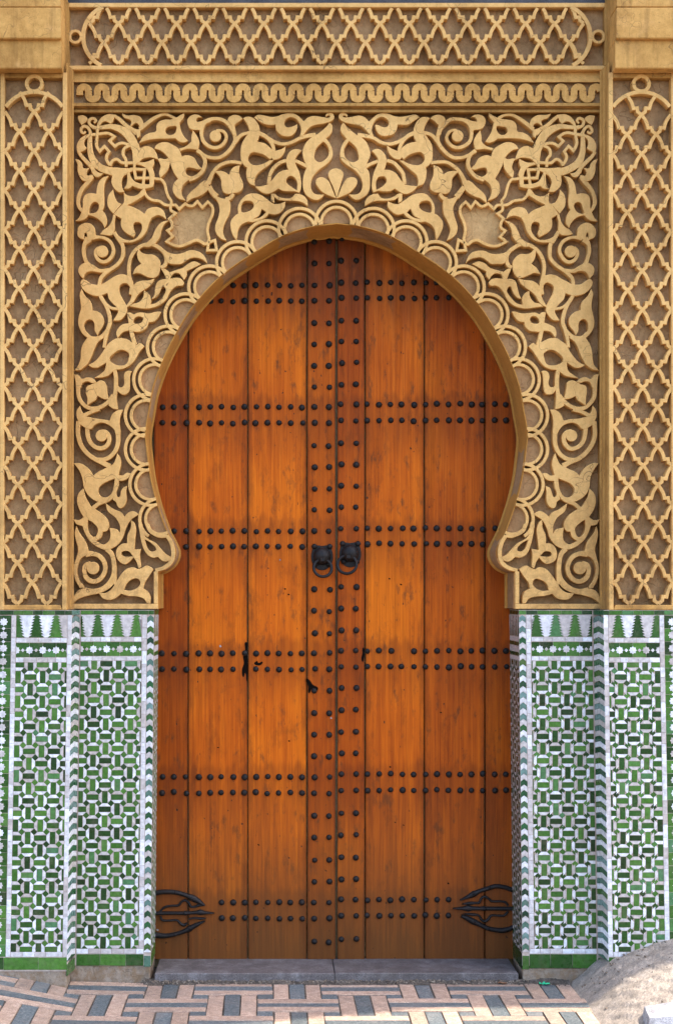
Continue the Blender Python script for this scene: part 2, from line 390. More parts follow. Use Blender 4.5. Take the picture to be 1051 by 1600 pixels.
# ================================================================ ground
def gh(x, y):                # ground height in wall units
    h = 0.0
    if x < -400: h += min(60, (-400 - x) * .2) * max(0, min(1, (900 + y) / 800))
    return h
def ramp_h(x, y):
    u = x - 366
    if u <= 0: return u * .5
    prof = [(0, 0), (14, 11), (34, 30), (54, 46), (85, 60), (120, 71), (150, 79), (220, 92), (600, 120)]
    for (a, ha), (b_, hb) in zip(prof, prof[1:]):
        if u <= b_: h = ha + (hb - ha) * (u - a) / (b_ - a); break
    else: h = 120
    return h * max(.35, 1 - .0022 * max(0, -47 - y))
def grid(name, xs, ys, hf, material, parent=None):
    v = [(x*S, y*S, hf(x, y)*S) for y in ys for x in xs]; nx = len(xs)
    f = [(j*nx+i, j*nx+i+1, (j+1)*nx+i+1, (j+1)*nx+i) for j in range(len(ys)-1) for i in range(nx-1)]
    return link(name, mesh(v, f, material), parent)
xs = [-13000, -4000, -1500] + list(range(-900, 901, 30)) + [1500, 4000, 13000]
ys = [-13000, -5000, -2500, -1500] + list(range(-1000, 1, 40)) + [130, 600]
pav = grid('pavement', xs, ys, lambda x, y: gh(x, y) - 1.6, M['mortar']); tag(pav, 'pink and slate brick pavement laid in a basket weave before the door', 'pavement', kind='structure')
mm = 24.3
def paver(x0, y0, x1, y1, material):
    g = 1.0; a = [(x0+g, y0+g), (x1-g, y0+g), (x1-g, y1-g), (x0+g, y1-g)]
    dz = random.gauss(0, .5); v = []
    jit = [(random.gauss(0, .55), random.gauss(0, .6)) for _ in range(4)]
    nseg = max(1, int((x1-x0)//30)) if x0 < -380 else 1
    cx, cy = (x0+x1)/2, (y0+y1)/2
    top = [(cx + (x-cx)*.985 + jx, cy + (y-cy)*.96 + jy) for (x, y), (jx, jy) in zip(a, jit)]
    mid = [(x+jx, y+jy) for (x, y), (jx, jy) in zip(a, jit)]
    for ring, d in ((top, 0), (mid, -.7), (mid, -5)):
        v += [((x-cx)*S, (y-cy)*S, (gh(x, y) - gh(cx, cy) + d)*S) for x, y in ring]
    f = [(0, 1, 2, 3)]
    for r in range(2):
        for i in range(4):
            j = (i+1) % 4; f.append((r*4+i, (r+1)*4+i, (r+1)*4+j, r*4+j))
    link('brick', mesh(v, f, material), pav, (cx*S, cy*S, (gh(cx, cy)+dz)*S))
for r in range(0, 6):
    y1 = -2 - r*4*mm - (0 if r else 0)
    off = -26 + (4*mm if r % 2 else 0)
    for c in range(-6, 4):
        x0 = off + c*8*mm
        def put(a, b_, c_, d, m_):
            if (a + c_)/2 > 372 or (a+c_)/2 < -800: return
            c_ = min(c_, 378)
            if d > 0: d = min(d, 3)
            if d - b_ > 6: paver(a, b_, c_, d, m_)
        for i in range(3):                                   # three level bricks
            put(x0, y1-(i+1)*mm, x0+5*mm, y1-i*mm, M['slate'] if i == 1 else M['pink'])
        for i in range(3):                                   # three upright bricks
            put(x0+(5+i)*mm, y1-4*mm, x0+(6+i)*mm, y1+mm, M['slate'] if i == 1 else M['pink'])
        for e in (0, 4): put(x0+e*mm, y1-4*mm, x0+(e+1)*mm, y1-3*mm, M['slate'])
def rough_ramp(x, y):
    n = math.sin(x*.21+y*.13)*.8 + math.sin(x*.07-y*.19+2)*1.0 + math.sin(x*.33+y*.27)*.35 + random.gauss(0, .35)
    return ramp_h(x, y) + n*min(1, max(0, (x-366)/14))
rmp = grid('ramp', list(range(362, 600, 4)) + list(range(604, 700, 16)) + [760, 900, 1500], [-900, -600, -500] + list(range(-420, 1, 4)), rough_ramp, M['cement'])
tag(rmp, 'rough cement ramp rising along the right wall', 'ramp', kind='structure')

random.seed(4)
def heap(x, y):
    u = (-y - 2)/15; n = .5 + .5*math.sin(x*.09) * math.sin(x*.031+1) + random.gauss(0, .22)
    return -1.2 + max(0, 1-u) * (3.4 + 3.2*n) * (1 if u > -1 else 0)
dh = grid('dirt', [-300 + 3*i for i in range(222)], [-17.5, -15, -12, -9, -6, -3.5, -1.5, 1], heap, M['mortar'])
tag(dh, 'dark dirt gathered along the foot of the doorstep', 'dirt', kind='stuff')
# ================================================================ masonry core of the wall
wl = thing('wall', 'golden plastered masonry wall that holds the portal', 'wall', (0, .35, 0), kind='structure')
box('wall_core', -1500, 1500, 110, 160, -20, 2200, M['wallp'], wl, 1)
for s in (-1, 1):
    a, b_ = sorted((s*1500, s*560)); box('wall_flank', a, b_, -40, 109, -20, 2199, M['wallp'], wl, 1)
box('wall_head', -559, 559, 31, 109, 1534, 2199, M['wallp'], wl, 1)

# ================================================================ carved arch panel
ARCH = [(247, 951, 'c'), (247, 894.5, 'c'), (256, 891), (266, 884), (273, 874), (275.5, 861), (271, 848), (260.7, 827.5), (246, 785.6),
        (235.6, 744), (230.5, 706), (228, 676), (233.5, 641), (240, 605), (254.5, 563), (273, 525.6), (298, 484), (330, 446), (360, 420), (394, 397), (437, 371), (480, 356), (525.5, 349.5)]
half = [W(x, y, 2) for x, y in smooth(ARCH, False, 4)]
opening = half + [(-x, z) for x, z in half[-2::-1]]
opening_px = [(x + MX, GY - z) for x, z in opening]          # at t = 0
def inside(x, y):
    c = False; P = opening_px
    for i in range(len(P)):
        (xa, ya), (xb, yb) = P[i-1], P[i]
        if (ya > y) != (yb > y) and x < (xb-xa)*(y-ya)/(yb-ya) + xa: c = not c
    return c
ap = thing('arch_panel', 'carved golden stucco panel of scrolling leaves around the horseshoe arch', 'carved panel', (0, 0, W(0, 951)[1]*S))
zb, zt = W(0, 951)[1], W(0, 172)[1]
XF = W(113, 900)[0]
RD = 17.0                                                     # carving depth
loop = [(XF, zb), (XF, zt), (-XF, zt), (-XF, zb)] + [(x, z) for x, z in opening[::-1]]
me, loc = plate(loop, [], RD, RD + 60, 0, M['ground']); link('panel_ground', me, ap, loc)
n = len(opening); random.seed(3)
wob = [1 + .0 * math.sin(i) for i in range(n)]
levels = [(RD+1, 1.8), (3, 1.5), (2.6, .3), (3.2, 0), (45, random.uniform(-.3, .3)), (88, 0), (90, -2.2), (95, -2.6), (110, -2.6)]
nrm = []
for i in range(n):
    a, c = opening[max(0, i-1)], opening[min(n-1, i+1)]; e = Vector((c[0]-a[0], c[1]-a[1])).normalized(); nrm.append((-e.y, e.x))
v = []; f = []
for y, o_ in levels:
    for (x, z), (nx, nz) in zip(opening, nrm):
        wv = .5 * math.sin(x*.05 + z*.031) * (1 if 3 < y < 92 else 0)
        v.append(((x + nx*(o_+wv))*S, y*S, (z + nz*(o_+wv))*S))
for k_ in range(len(levels)-1):
    for i in range(n-1): f.append((k_*n+i, k_*n+i+1, (k_+1)*n+i+1, (k_+1)*n+i))
link('arch_soffit', mesh(v, f, M['soffit']), ap)
# scallop rings round the arch
SC = [(525.5, 347), (468, 358), (417, 377.5), (371, 410), (327.5, 448), (290.5, 491.5), (263, 542), (241.5, 593), (228.5, 649), (228.5, 702), (235.5, 757), (251, 811)]
depth_i = [0]
def dj(lo=0.0, hi=.35):
    depth_i[0] += 1; return lo + (hi-lo) * ((depth_i[0]*.618034) % 1)
def scallop(i, mir):
    cx, cy = SC[i]
    nxt = SC[i+1] if i+1 < len(SC) else SC[i]; prv = SC[i-1] if i else (MX*2-SC[1][0], SC[1][1])
    tx, ty = nxt[0]-prv[0], nxt[1]-prv[1]; a0 = math.atan2(-tx, ty) if True else 0
    base = math.atan2(tx, -ty)                              # outward normal guess
    if inside(cx + 20*math.cos(base), cy + 20*math.sin(base)): base += math.pi
    for nm, r, w_, dz in (('scallop_ring', 32.6, 5.0, .45), ('scallop_ring', 23.4, 4.6, .6)):
        pts = []
        for q in range(-44, 45):
            a = base + q*R(3); x, y = cx + r*math.cos(a), cy + r*math.sin(a)
            if inside(x, y) or (i == 11 and y > 838): continue
            pts.append((x, y, w_))
        pts = [p_ for j, p_ in enumerate(pts) if j == 0 or math.dist(p_[:2], pts[j-1][:2]) < 6 or True]
        sp = [W(x, y, dz, mir) + (w2,) for x, y, w2 in pts]
        if len(sp) > 4:
            me, loc = ribbon_mesh(sp, dj(dz, dz+.25), RD, .5, M['relief']); link(nm, me, ap, loc)
    fan = []
    for q in range(-44, 45, 2):
        a = base + q*R(3); x, y = cx + 22.3*math.cos(a), cy + 22.3*math.sin(a)
        if not inside(x, y): fan.append((x, y))
    if len(fan) > 4: piece('scallop_shell', fan, RD-9, 8, 0, M['shell'], ap, mir)
for i in range(len(SC)):
    for mir in ((False, True) if i else (False,)): scallop(i, mir)

# traced carving: tile origins and scales of the tracing
T = {'A': (112, 170, .13321), 'B': (250, 170, .13321), 'C': (388, 170, .13321), 'D': (112, 290, .13321), 'E': (240, 290, .13321), 'G': (370, 270, .15224),
     'H': (112, 410, .13321), 'I': (200, 380, .13321), 'J': (112, 540, .13321), 'K': (112, 670, .13321), 'L': (112, 790, .17127), 'M': (460, 240, .12369)}
c = 'c'
FILL = [
 ('A', [(75,80,c),(140,75),(190,115),(170,150),(130,180),(115,190,c),(90,150),(75,110)]),
 ('A', [(690,390),(780,400),(800,462,c),(880,436),(955,465),(1000,535),(1012,595,c),(945,572),(880,572),(825,592),(788,628,c),(755,655),(750,700),(720,720,c),(718,600),(710,500)]),
 ('A', [(788,628,c),(870,622),(965,588,c),(968,640),(948,690,c),(970,750),(968,830),(955,915,c),(850,942),(780,930),(715,905,c),(670,935),(612,937,c),(645,880),(655,760,c),(680,740,c),(700,800),(750,855),(830,882),(912,885,c),(912,800),(898,730),(860,685),(800,660),(755,652,c)]),
 ('A', [(440,700),(620,700),(680,735,c),(620,775),(588,850),(595,920),(622,975,c),(560,978),(500,935),(468,865),(475,785,c)]),
 ('A', [(288,300,c),(295,200),(335,115),(410,65),(480,60),(530,85),(500,105,c),(480,150),(455,178,c),(420,150),(370,152),(335,190),(320,240),(318,300,c)]),
 ('A', [(690,225),(770,240),(812,230,c),(805,280),(800,320),(770,345,c),(755,290)]),
 ('A', [(300,288,c),(200,295),(115,335),(65,410),(60,480),(85,530),(105,505,c),(150,485),(178,460,c),(150,420),(152,370),(190,335),(240,320),(300,318,c)]),
 ('A', [(225,690),(265,700),(310,745),(372,755,c),(330,795),(290,800),(255,780,c)]),
 ('A', [(590,50,c),(650,75),(740,70),(810,100),(840,150),(845,190,c),(810,235),(790,190),(750,165),(700,205,c),(690,200),(700,150),(680,125),(630,110),(600,80)]),
 ('A', [(40,590,c),(90,600),(125,640),(140,695),(215,688,c),(180,740),(185,780),(240,770,c),(255,790,c),(225,830),(180,850),(130,840),(90,790),(70,720),(70,650)]),
 ('B', [(-245,400,c),(-190,320),(-120,280),(-50,265),(-40,200),(-10,150),(60,125),(130,122),(185,105),(240,70),(285,48,c),(280,100),(230,165,c),(245,250),(280,320),(330,375,c),(290,395),(230,385),(180,345,c),(100,350),(0,352),(-80,355),(-160,370)], [(70,280),(65,245),(90,215),(140,205),(190,205),(190,245),(170,290),(110,305)]),
 ('B', [(-66,465,c),(-40,420),(30,392),(100,395),(165,430),(215,465),(240,510),(258,560,c),(300,546),(350,548),(405,580),(445,650),(495,702,c),(450,712),(390,695),(330,688),(302,715),(310,760),(350,790),(395,797,c),(330,840),(275,890),(250,960),(270,1030),(305,1081,c),(215,1050),(160,985),(150,930),(165,870),(210,820,c),(165,750),(130,670),(120,610,c),(95,575),(55,525),(0,485)]),
 ('B', [(-25,590,c),(0,580),(60,590),(100,575,c),(125,615,c),(100,700),(60,760),(10,805,c),(0,800),(-10,750),(5,680),(-10,620)]),
 ('B', [(385,250,c),(430,310),(462,390),(445,480,c),(400,475),(340,470),(290,475),(240,495,c),(225,465,c),(300,440),(345,405),(370,380,c),(370,330)]),
 ('B', [(495,98,c),(440,68),(370,75),(325,120),(325,180),(360,235),(465,250,c),(470,270),(510,230),(540,180),(600,140),(560,120),(500,140),(450,155),(425,135),(440,105)]),
 ('B', [(790,135,c),(810,95),(870,68),(930,80),(970,115,c),(920,150),(885,180),(875,190,c),(905,330,c),(850,300),(840,200)]),
 ('C', [(-61,110,c),(-20,90),(40,98),(95,145),(132,220),(130,310),(105,385,c),(180,400),(240,440),(278,480,c),(290,550),(255,592,c),(180,540),(110,515),(50,510),(10,545),(0,600),(40,650),(100,660),(180,640),(248,604,c),(300,600,c),(230,670),(150,725),(95,780),(75,850),(80,905,c),(20,880),(-15,820),(-25,740),(-15,690,c),(-55,660),(-86,612,c),(-95,520),(-80,420),(-40,340),(-10,300,c),(10,250),(-20,170)]),
 ('C', [(320,490,c),(390,470),(440,432,c),(425,500),(390,560),(340,590),(290,600,c),(270,560),(285,500)]),
 ('C', [(65,100,c),(110,68),(180,75),(260,92),(330,88),(400,62),(470,48),(540,56),(600,95),(650,145,c),(700,100),(770,82),(850,92),(925,107,c),(952,98),(955,80),(935,75),(905,96,c),(905,70),(935,45),(975,45),(1003,75),(1000,115),(960,150),(880,172),(790,188),(730,210),(670,270),(635,322,c),(600,318,c),(618,250),(605,185),(570,130),(520,100),(470,102),(430,135),(420,180),(450,215),(500,212),(545,195),(572,178,c),(570,230),(540,285),(490,318),(420,318),(360,290),(325,240),(318,185,c),(260,190),(190,178),(120,140)]),
 ('C', [(950,158,c),(980,190),(985,240),(960,300),(912,348,c),(950,400),(985,480),(985,560),(950,620),(890,670),(820,720),(760,790),(735,860),(735,930),(765,990),(810,1005),(890,1003,c),(860,1045),(800,1070),(730,1051),(670,1000),(640,930),(640,830),(660,740),(690,680,c),(660,620),(635,540),(640,470),(680,390),(740,335),(800,300),(870,250),(920,200)], [(880,382,c),(850,405),(800,460),(775,530),(780,590),(830,625),(880,610),(930,560),(945,490),(920,425)]),
 ('C', [(625,490,c),(580,472),(520,480),(470,520),(445,590),(450,660),(468,712,c),(400,725),(340,760),(290,820),(250,870,c),(225,885),(150,908,c),(80,910,c),(130,960),(200,995),(260,990),(310,965),(350,935,c),(400,960),(470,968),(545,968),(600,985,c),(618,920),(615,830),(595,740),(560,660),(548,600),(570,550)], [(568,955,c),(520,925),(460,880),(445,840),(465,800),(500,788),(545,810),(572,870)]),
 ('G', [(350,215,c),(390,215),(430,245),(500,262),(560,255),(600,215,c),(640,215,c),(690,240),(725,290),(728,345,c),(680,310),(620,290),(550,285),(480,285),(420,275),(385,250,c),(385,310,c),(350,290,c)]),
 ('G', [(15,415,c),(10,350),(45,275),(110,222),(180,210),(250,230),(310,270),(345,297,c),(385,322,c),(440,315),(500,293,c),(490,350),(450,405),(395,427),(330,420,c),(290,460),(220,492),(160,507),(115,500,c),(50,530),(15,580),(5,640),(-5,690,c),(-45,630),(-65,550),(-60,490),(-20,440)], [(45,345),(70,295),(120,285),(165,305),(172,350),(140,385),(80,405),(50,400)], [(165,475,c),(225,440),(258,372,c),(300,405,c),(240,455)]),
 ('M', [(515,560,c),(440,530),(360,490),(300,430),(268,370),(280,320),(330,298),(390,310),(430,350),(470,430),(505,520),(525,560,c)]),
 ('E', [(615,-60),(650,0),(645,45,c),(590,95),(520,130),(450,155),(385,198,c),(395,130),(440,70),(510,10),(560,-40)]),
 ('E', [(680,60),(740,120),(800,150),(880,165),(902,240),(885,340),(840,430),(815,515),(828,590),(858,647,c),(790,620),(735,560),(722,480),(760,370),(775,275),(750,190),(700,120)]),
 ('B', [(640,735,c),(700,725),(760,740),(815,775,c),(830,720),(870,680),(935,662,c),(925,740),(945,800),(975,880),(965,940),(920,980),(860,990),(790,998),(740,970),(720,900),(715,830),(690,780)]),
 ('I', [(400,70),(470,105),(560,125),(640,115),(720,85),(790,85),(860,115),(910,170),(932,240,c),(880,195),(820,172),(750,172),(680,205),(630,240),(560,248),(500,240),(465,225,c),(440,180)]),
 ('E', [(185,408,c),(110,420),(50,470),(10,540),(-20,610),(-80,668),(-130,700),(-60,720),(0,690),(25,675,c),(75,600),(95,520),(130,450)]),
 ('D', [(436,-116,c),(360,-92),(310,-20),(290,95,c),(220,88),(160,110),(132,170),(130,250),(112,320),(85,375),(45,415,c),(110,412),(165,385),(195,348,c),(250,360),(310,392),(360,440),(385,495,c),(412,450),(415,390),(390,325),(362,292,c),(382,240),(385,150),(378,50),(392,-40)], [(210,320),(212,260),(240,205),(280,190),(315,215),(318,260),(290,310),(240,325)]),
 ('D', [(490,45,c),(440,100),(420,170),(430,250),(490,330,c),(540,270),(590,215,c),(540,190),(500,110)]),
 ('D', [(495,335,c),(540,275),(590,225),(615,190),(610,80,c),(660,112),(720,122),(780,100),(820,55,c),(855,35),(868,70),(850,115,c),(800,150),(730,190),(655,230,c),(720,250),(800,290),(855,330,c),(890,275),(960,250),(1020,255),(1080,300),(1112,395,c),(1060,360),(1010,348),(940,378,c),(905,450),(880,530),(830,600),(770,645),(690,668),(595,665,c),(560,680),(495,545,c),(540,580),(610,625),(680,640),(742,624),(797,572),(825,510),(815,445),(770,425),(728,445),(730,500),(745,560),(728,604,c),(680,578),(615,535),(580,470),(580,385,c)]),
 ('D', [(490,340,c),(515,345),(505,420),(505,520),(490,555,c),(470,580),(400,580),(335,572,c),(370,520),(430,480),(470,420)]),
 ('D', [(150,637,c),(80,600),(65,540),(85,480),(150,440),(220,445),(270,490),(280,550),(280,600),(220,640),(182,650,c),(180,580),(165,550),(150,570)]),
 ('H', [(175,0),(110,25),(80,80),(90,140),(135,190,c),(165,130),(220,105),(300,110),(360,122,c),(380,90),(300,85),(240,60),(200,20)]),
 ('H', [(125,195,c),(105,240),(130,310),(190,360),(260,390),(330,390),(420,360,c),(440,430),(490,490),(530,530),(545,560),(535,610),(485,680,c),(560,680),(620,630),(650,570),(650,525,c),(690,500),(730,460),(780,380),(840,330),(900,290),(950,240),(972,190,c),(900,210),(820,215),(760,235),(720,280,c),(690,200),(665,155,c),(600,138),(530,150),(460,190),(400,230),(350,255,c),(300,262,c),(230,250),(175,210)], [(560,290),(590,250),(640,245),(680,280),(703,350),(690,430),(645,505,c),(610,440),(570,370)]),
 ('H', [(120,310,c),(95,370),(102,450),(110,540),(88,620),(75,700),(90,770),(130,840),(190,890,c),(240,885),(200,840),(165,800),(148,740),(165,690),(210,668),(250,685),(268,730),(272,800),(306,860,c),(325,810),(355,765),(382,700),(365,630),(310,578),(242,562,c),(240,510),(220,450),(160,390)]),
 ('H', [(185,885,c),(260,880),(330,868),(385,882,c),(315,930),(270,1010),(240,1090),(190,1192,c),(150,1225),(100,1260),(30,1268,c),(80,1200),(105,1120),(108,1040),(130,960)]),
 ('H', [(650,590,c),(690,590),(730,610,c),(780,588),(840,590),(890,600),(950,590),(1010,575),(1051,580,c),(1020,640),(970,690),(905,702,c),(880,760),(830,805),(770,815),(730,812),(670,800),(600,820),(540,888,c),(525,830),(550,770),(600,725),(670,712,c)], [(725,690),(745,650),(790,632),(830,650),(830,690),(790,718),(740,715)]),
 ('I', [(390,305,c),(430,300),(490,340,c),(560,315),(640,290),(710,240),(780,212),(855,245,c),(780,285),(690,330,c),(690,380),(655,428,c),(630,390),(600,355),(560,350),(520,370),(495,415,c),(560,405),(620,415),(660,465,c),(640,495),(580,500),(530,530),(490,580),(450,660),(380,720),(300,755),(200,768),(100,755),(20,740,c),(60,710),(130,690),(180,630),(185,550,c),(240,590),(272,650),(262,720,c),(330,700),(400,640),(440,570),(440,530),(410,510),(385,540),(360,600),(320,640),(278,652,c),(310,600),(320,520),(350,450),(400,425),(445,420,c),(430,370)]),
 ('I', [(125,65,c),(165,110),(220,130),(290,130),(350,165),(380,215),(380,290,c),(375,330),(350,380),(300,408),(240,400),(180,370),(120,352),(55,362,c),(90,290),(155,240,c),(120,190),(105,120)]),
 ('J', [(195,228,c),(270,185),(330,125),(375,60),(420,-10),(470,-55),(530,-85),(600,-88),(660,-70),(720,-30),(765,-10),(800,-32),(855,8,c),(800,70),(765,130),(720,195),(660,245),(590,275),(525,282,c),(490,300),(430,350),(360,372),(265,380,c),(330,340),(385,290),(405,200,c),(350,235),(300,258),(240,255)], [(445,160),(490,95),(560,55),(620,55),(670,90),(670,150),(640,215),(580,235),(500,215)]),
 ('J', [(540,470),(565,488),(600,480),(618,440),(612,370),(625,320),(660,292),(708,300,c),(688,350),(685,430),(680,520),(650,565),(610,575),(570,560),(535,530,c)]),
 ('J', [(30,340,c),(80,345),(120,390),(190,370),(250,385),(295,430,c),(245,440),(190,420),(130,440),(100,500),(60,500),(50,440)]),
 ('J', [(440,650),(510,570),(540,530,c),(528,620),(545,748,c),(490,740),(435,705,c)]),
 ('J', [(245,450),(300,425),(340,405),(390,425),(415,490),(420,560),(440,630,c),(390,630),(340,610),(305,590,c),(280,640),(230,670),(180,705,c),(185,620),(165,540),(180,480)]),
 ('J', [(100,705,c),(60,760),(60,830),(75,880,c),(130,850),(180,835,c),(140,800),(115,760)]),
 ('J', [(75,880,c),(110,842),(180,835),(270,852),(360,862),(445,880,c),(480,800),(540,758),(605,750,c),(572,830),(562,920),(572,1040),(520,1040),(500,990),(450,940),(390,908),(330,905),(270,930),(225,980),(160,965),(105,928,c),(85,960)]),
 ('K', [(25,405,c),(90,400),(170,440),(220,490),(255,550,c),(310,505),(380,470),(440,440),(490,410),(520,350),(535,285,c),(570,340),(578,420),(560,500),(552,570),(552,660),(525,740),(480,820),(400,870),(320,860),(240,820),(180,760),(140,680),(125,580),(90,490)], [(505,582,c),(430,612),(370,642),(320,692),(315,748),(350,795),(410,802),(460,768),(490,700)]),
 ('K', [(540,540,c),(600,545),(650,515),(695,525,c),(660,580),(610,605),(555,608,c),(545,680),(525,760),(545,800),(570,790),(580,730),(610,690),(655,672,c),(640,740),(645,830),(620,900),(575,932),(540,910),(520,860),(480,830,c),(505,750),(515,650),(515,570)]),
 ('L', [(109,-156,c),(62,-110),(50,-40),(72,40),(108,105,c),(70,130),(15,125,c),(45,170),(100,187,c),(120,250),(165,320),(225,370),(290,400),(345,400,c),(420,360),(470,290),(500,200),(540,130),(605,85,c),(610,75,c),(560,50),(510,70),(480,100,c),(450,60),(380,30),(310,-24,c),(330,50),(400,110),(440,180),(440,245,c),(410,215),(345,205,c),(355,260),(340,320),(290,355),(225,322,c),(270,290),(285,240,c),(320,230),(342,190),(330,130),(280,75),(175,5,c),(130,-80)], [(148,130,c),(190,150),(238,205),(235,255),(210,285),(170,265),(148,200)]),
 ('L', [(42,185,c),(28,250),(40,320),(60,400),(45,470),(22,540),(20,610),(35,680),(75,755,c),(115,745),(75,690),(52,610),(60,540),(90,480),(150,440),(150,390),(130,330),(75,250)]),
 ('L', [(15,890,c),(20,830),(60,775),(110,755),(150,775),(230,765),(300,730),(370,690,c),(380,720),(330,765),(250,800),(160,820),(90,840),(50,860)]),
 ('L', [(245,795,c),(310,795),(360,765),(405,700),(450,630),(500,580),(560,562),(605,580,c),(640,570),(690,548),(748,580,c),(710,640),(670,700),(655,755,c),(700,790),(722,840),(718,895,c),(690,890),(660,850),(600,830),(520,825),(450,805,c),(400,845),(340,862),(285,845)], [(478,770,c),(505,710),(560,668),(610,672),(628,710),(600,750),(540,775)]),
 ('L', [(540,130,c),(575,160),(590,220),(580,310),(575,400,c),(635,395,c),(625,450),(635,560,c),(610,575,c),(590,510),(565,475,c),(520,520),(480,535),(430,505),(405,450),(415,390),(460,350),(505,345,c),(510,270),(540,200)], [(455,440),(470,418),(520,418),(560,462,c),(510,466),(470,460)]),
 ('L', [(665,270),(700,305),(765,340),(815,395),(865,445),(915,472,c),(885,505),(835,508),(788,468,c),(740,475),(685,440),(645,360),(620,240),(612,150),(640,150)], [(668,310,c),(730,345),(770,400),(735,420),(695,395)]),
]
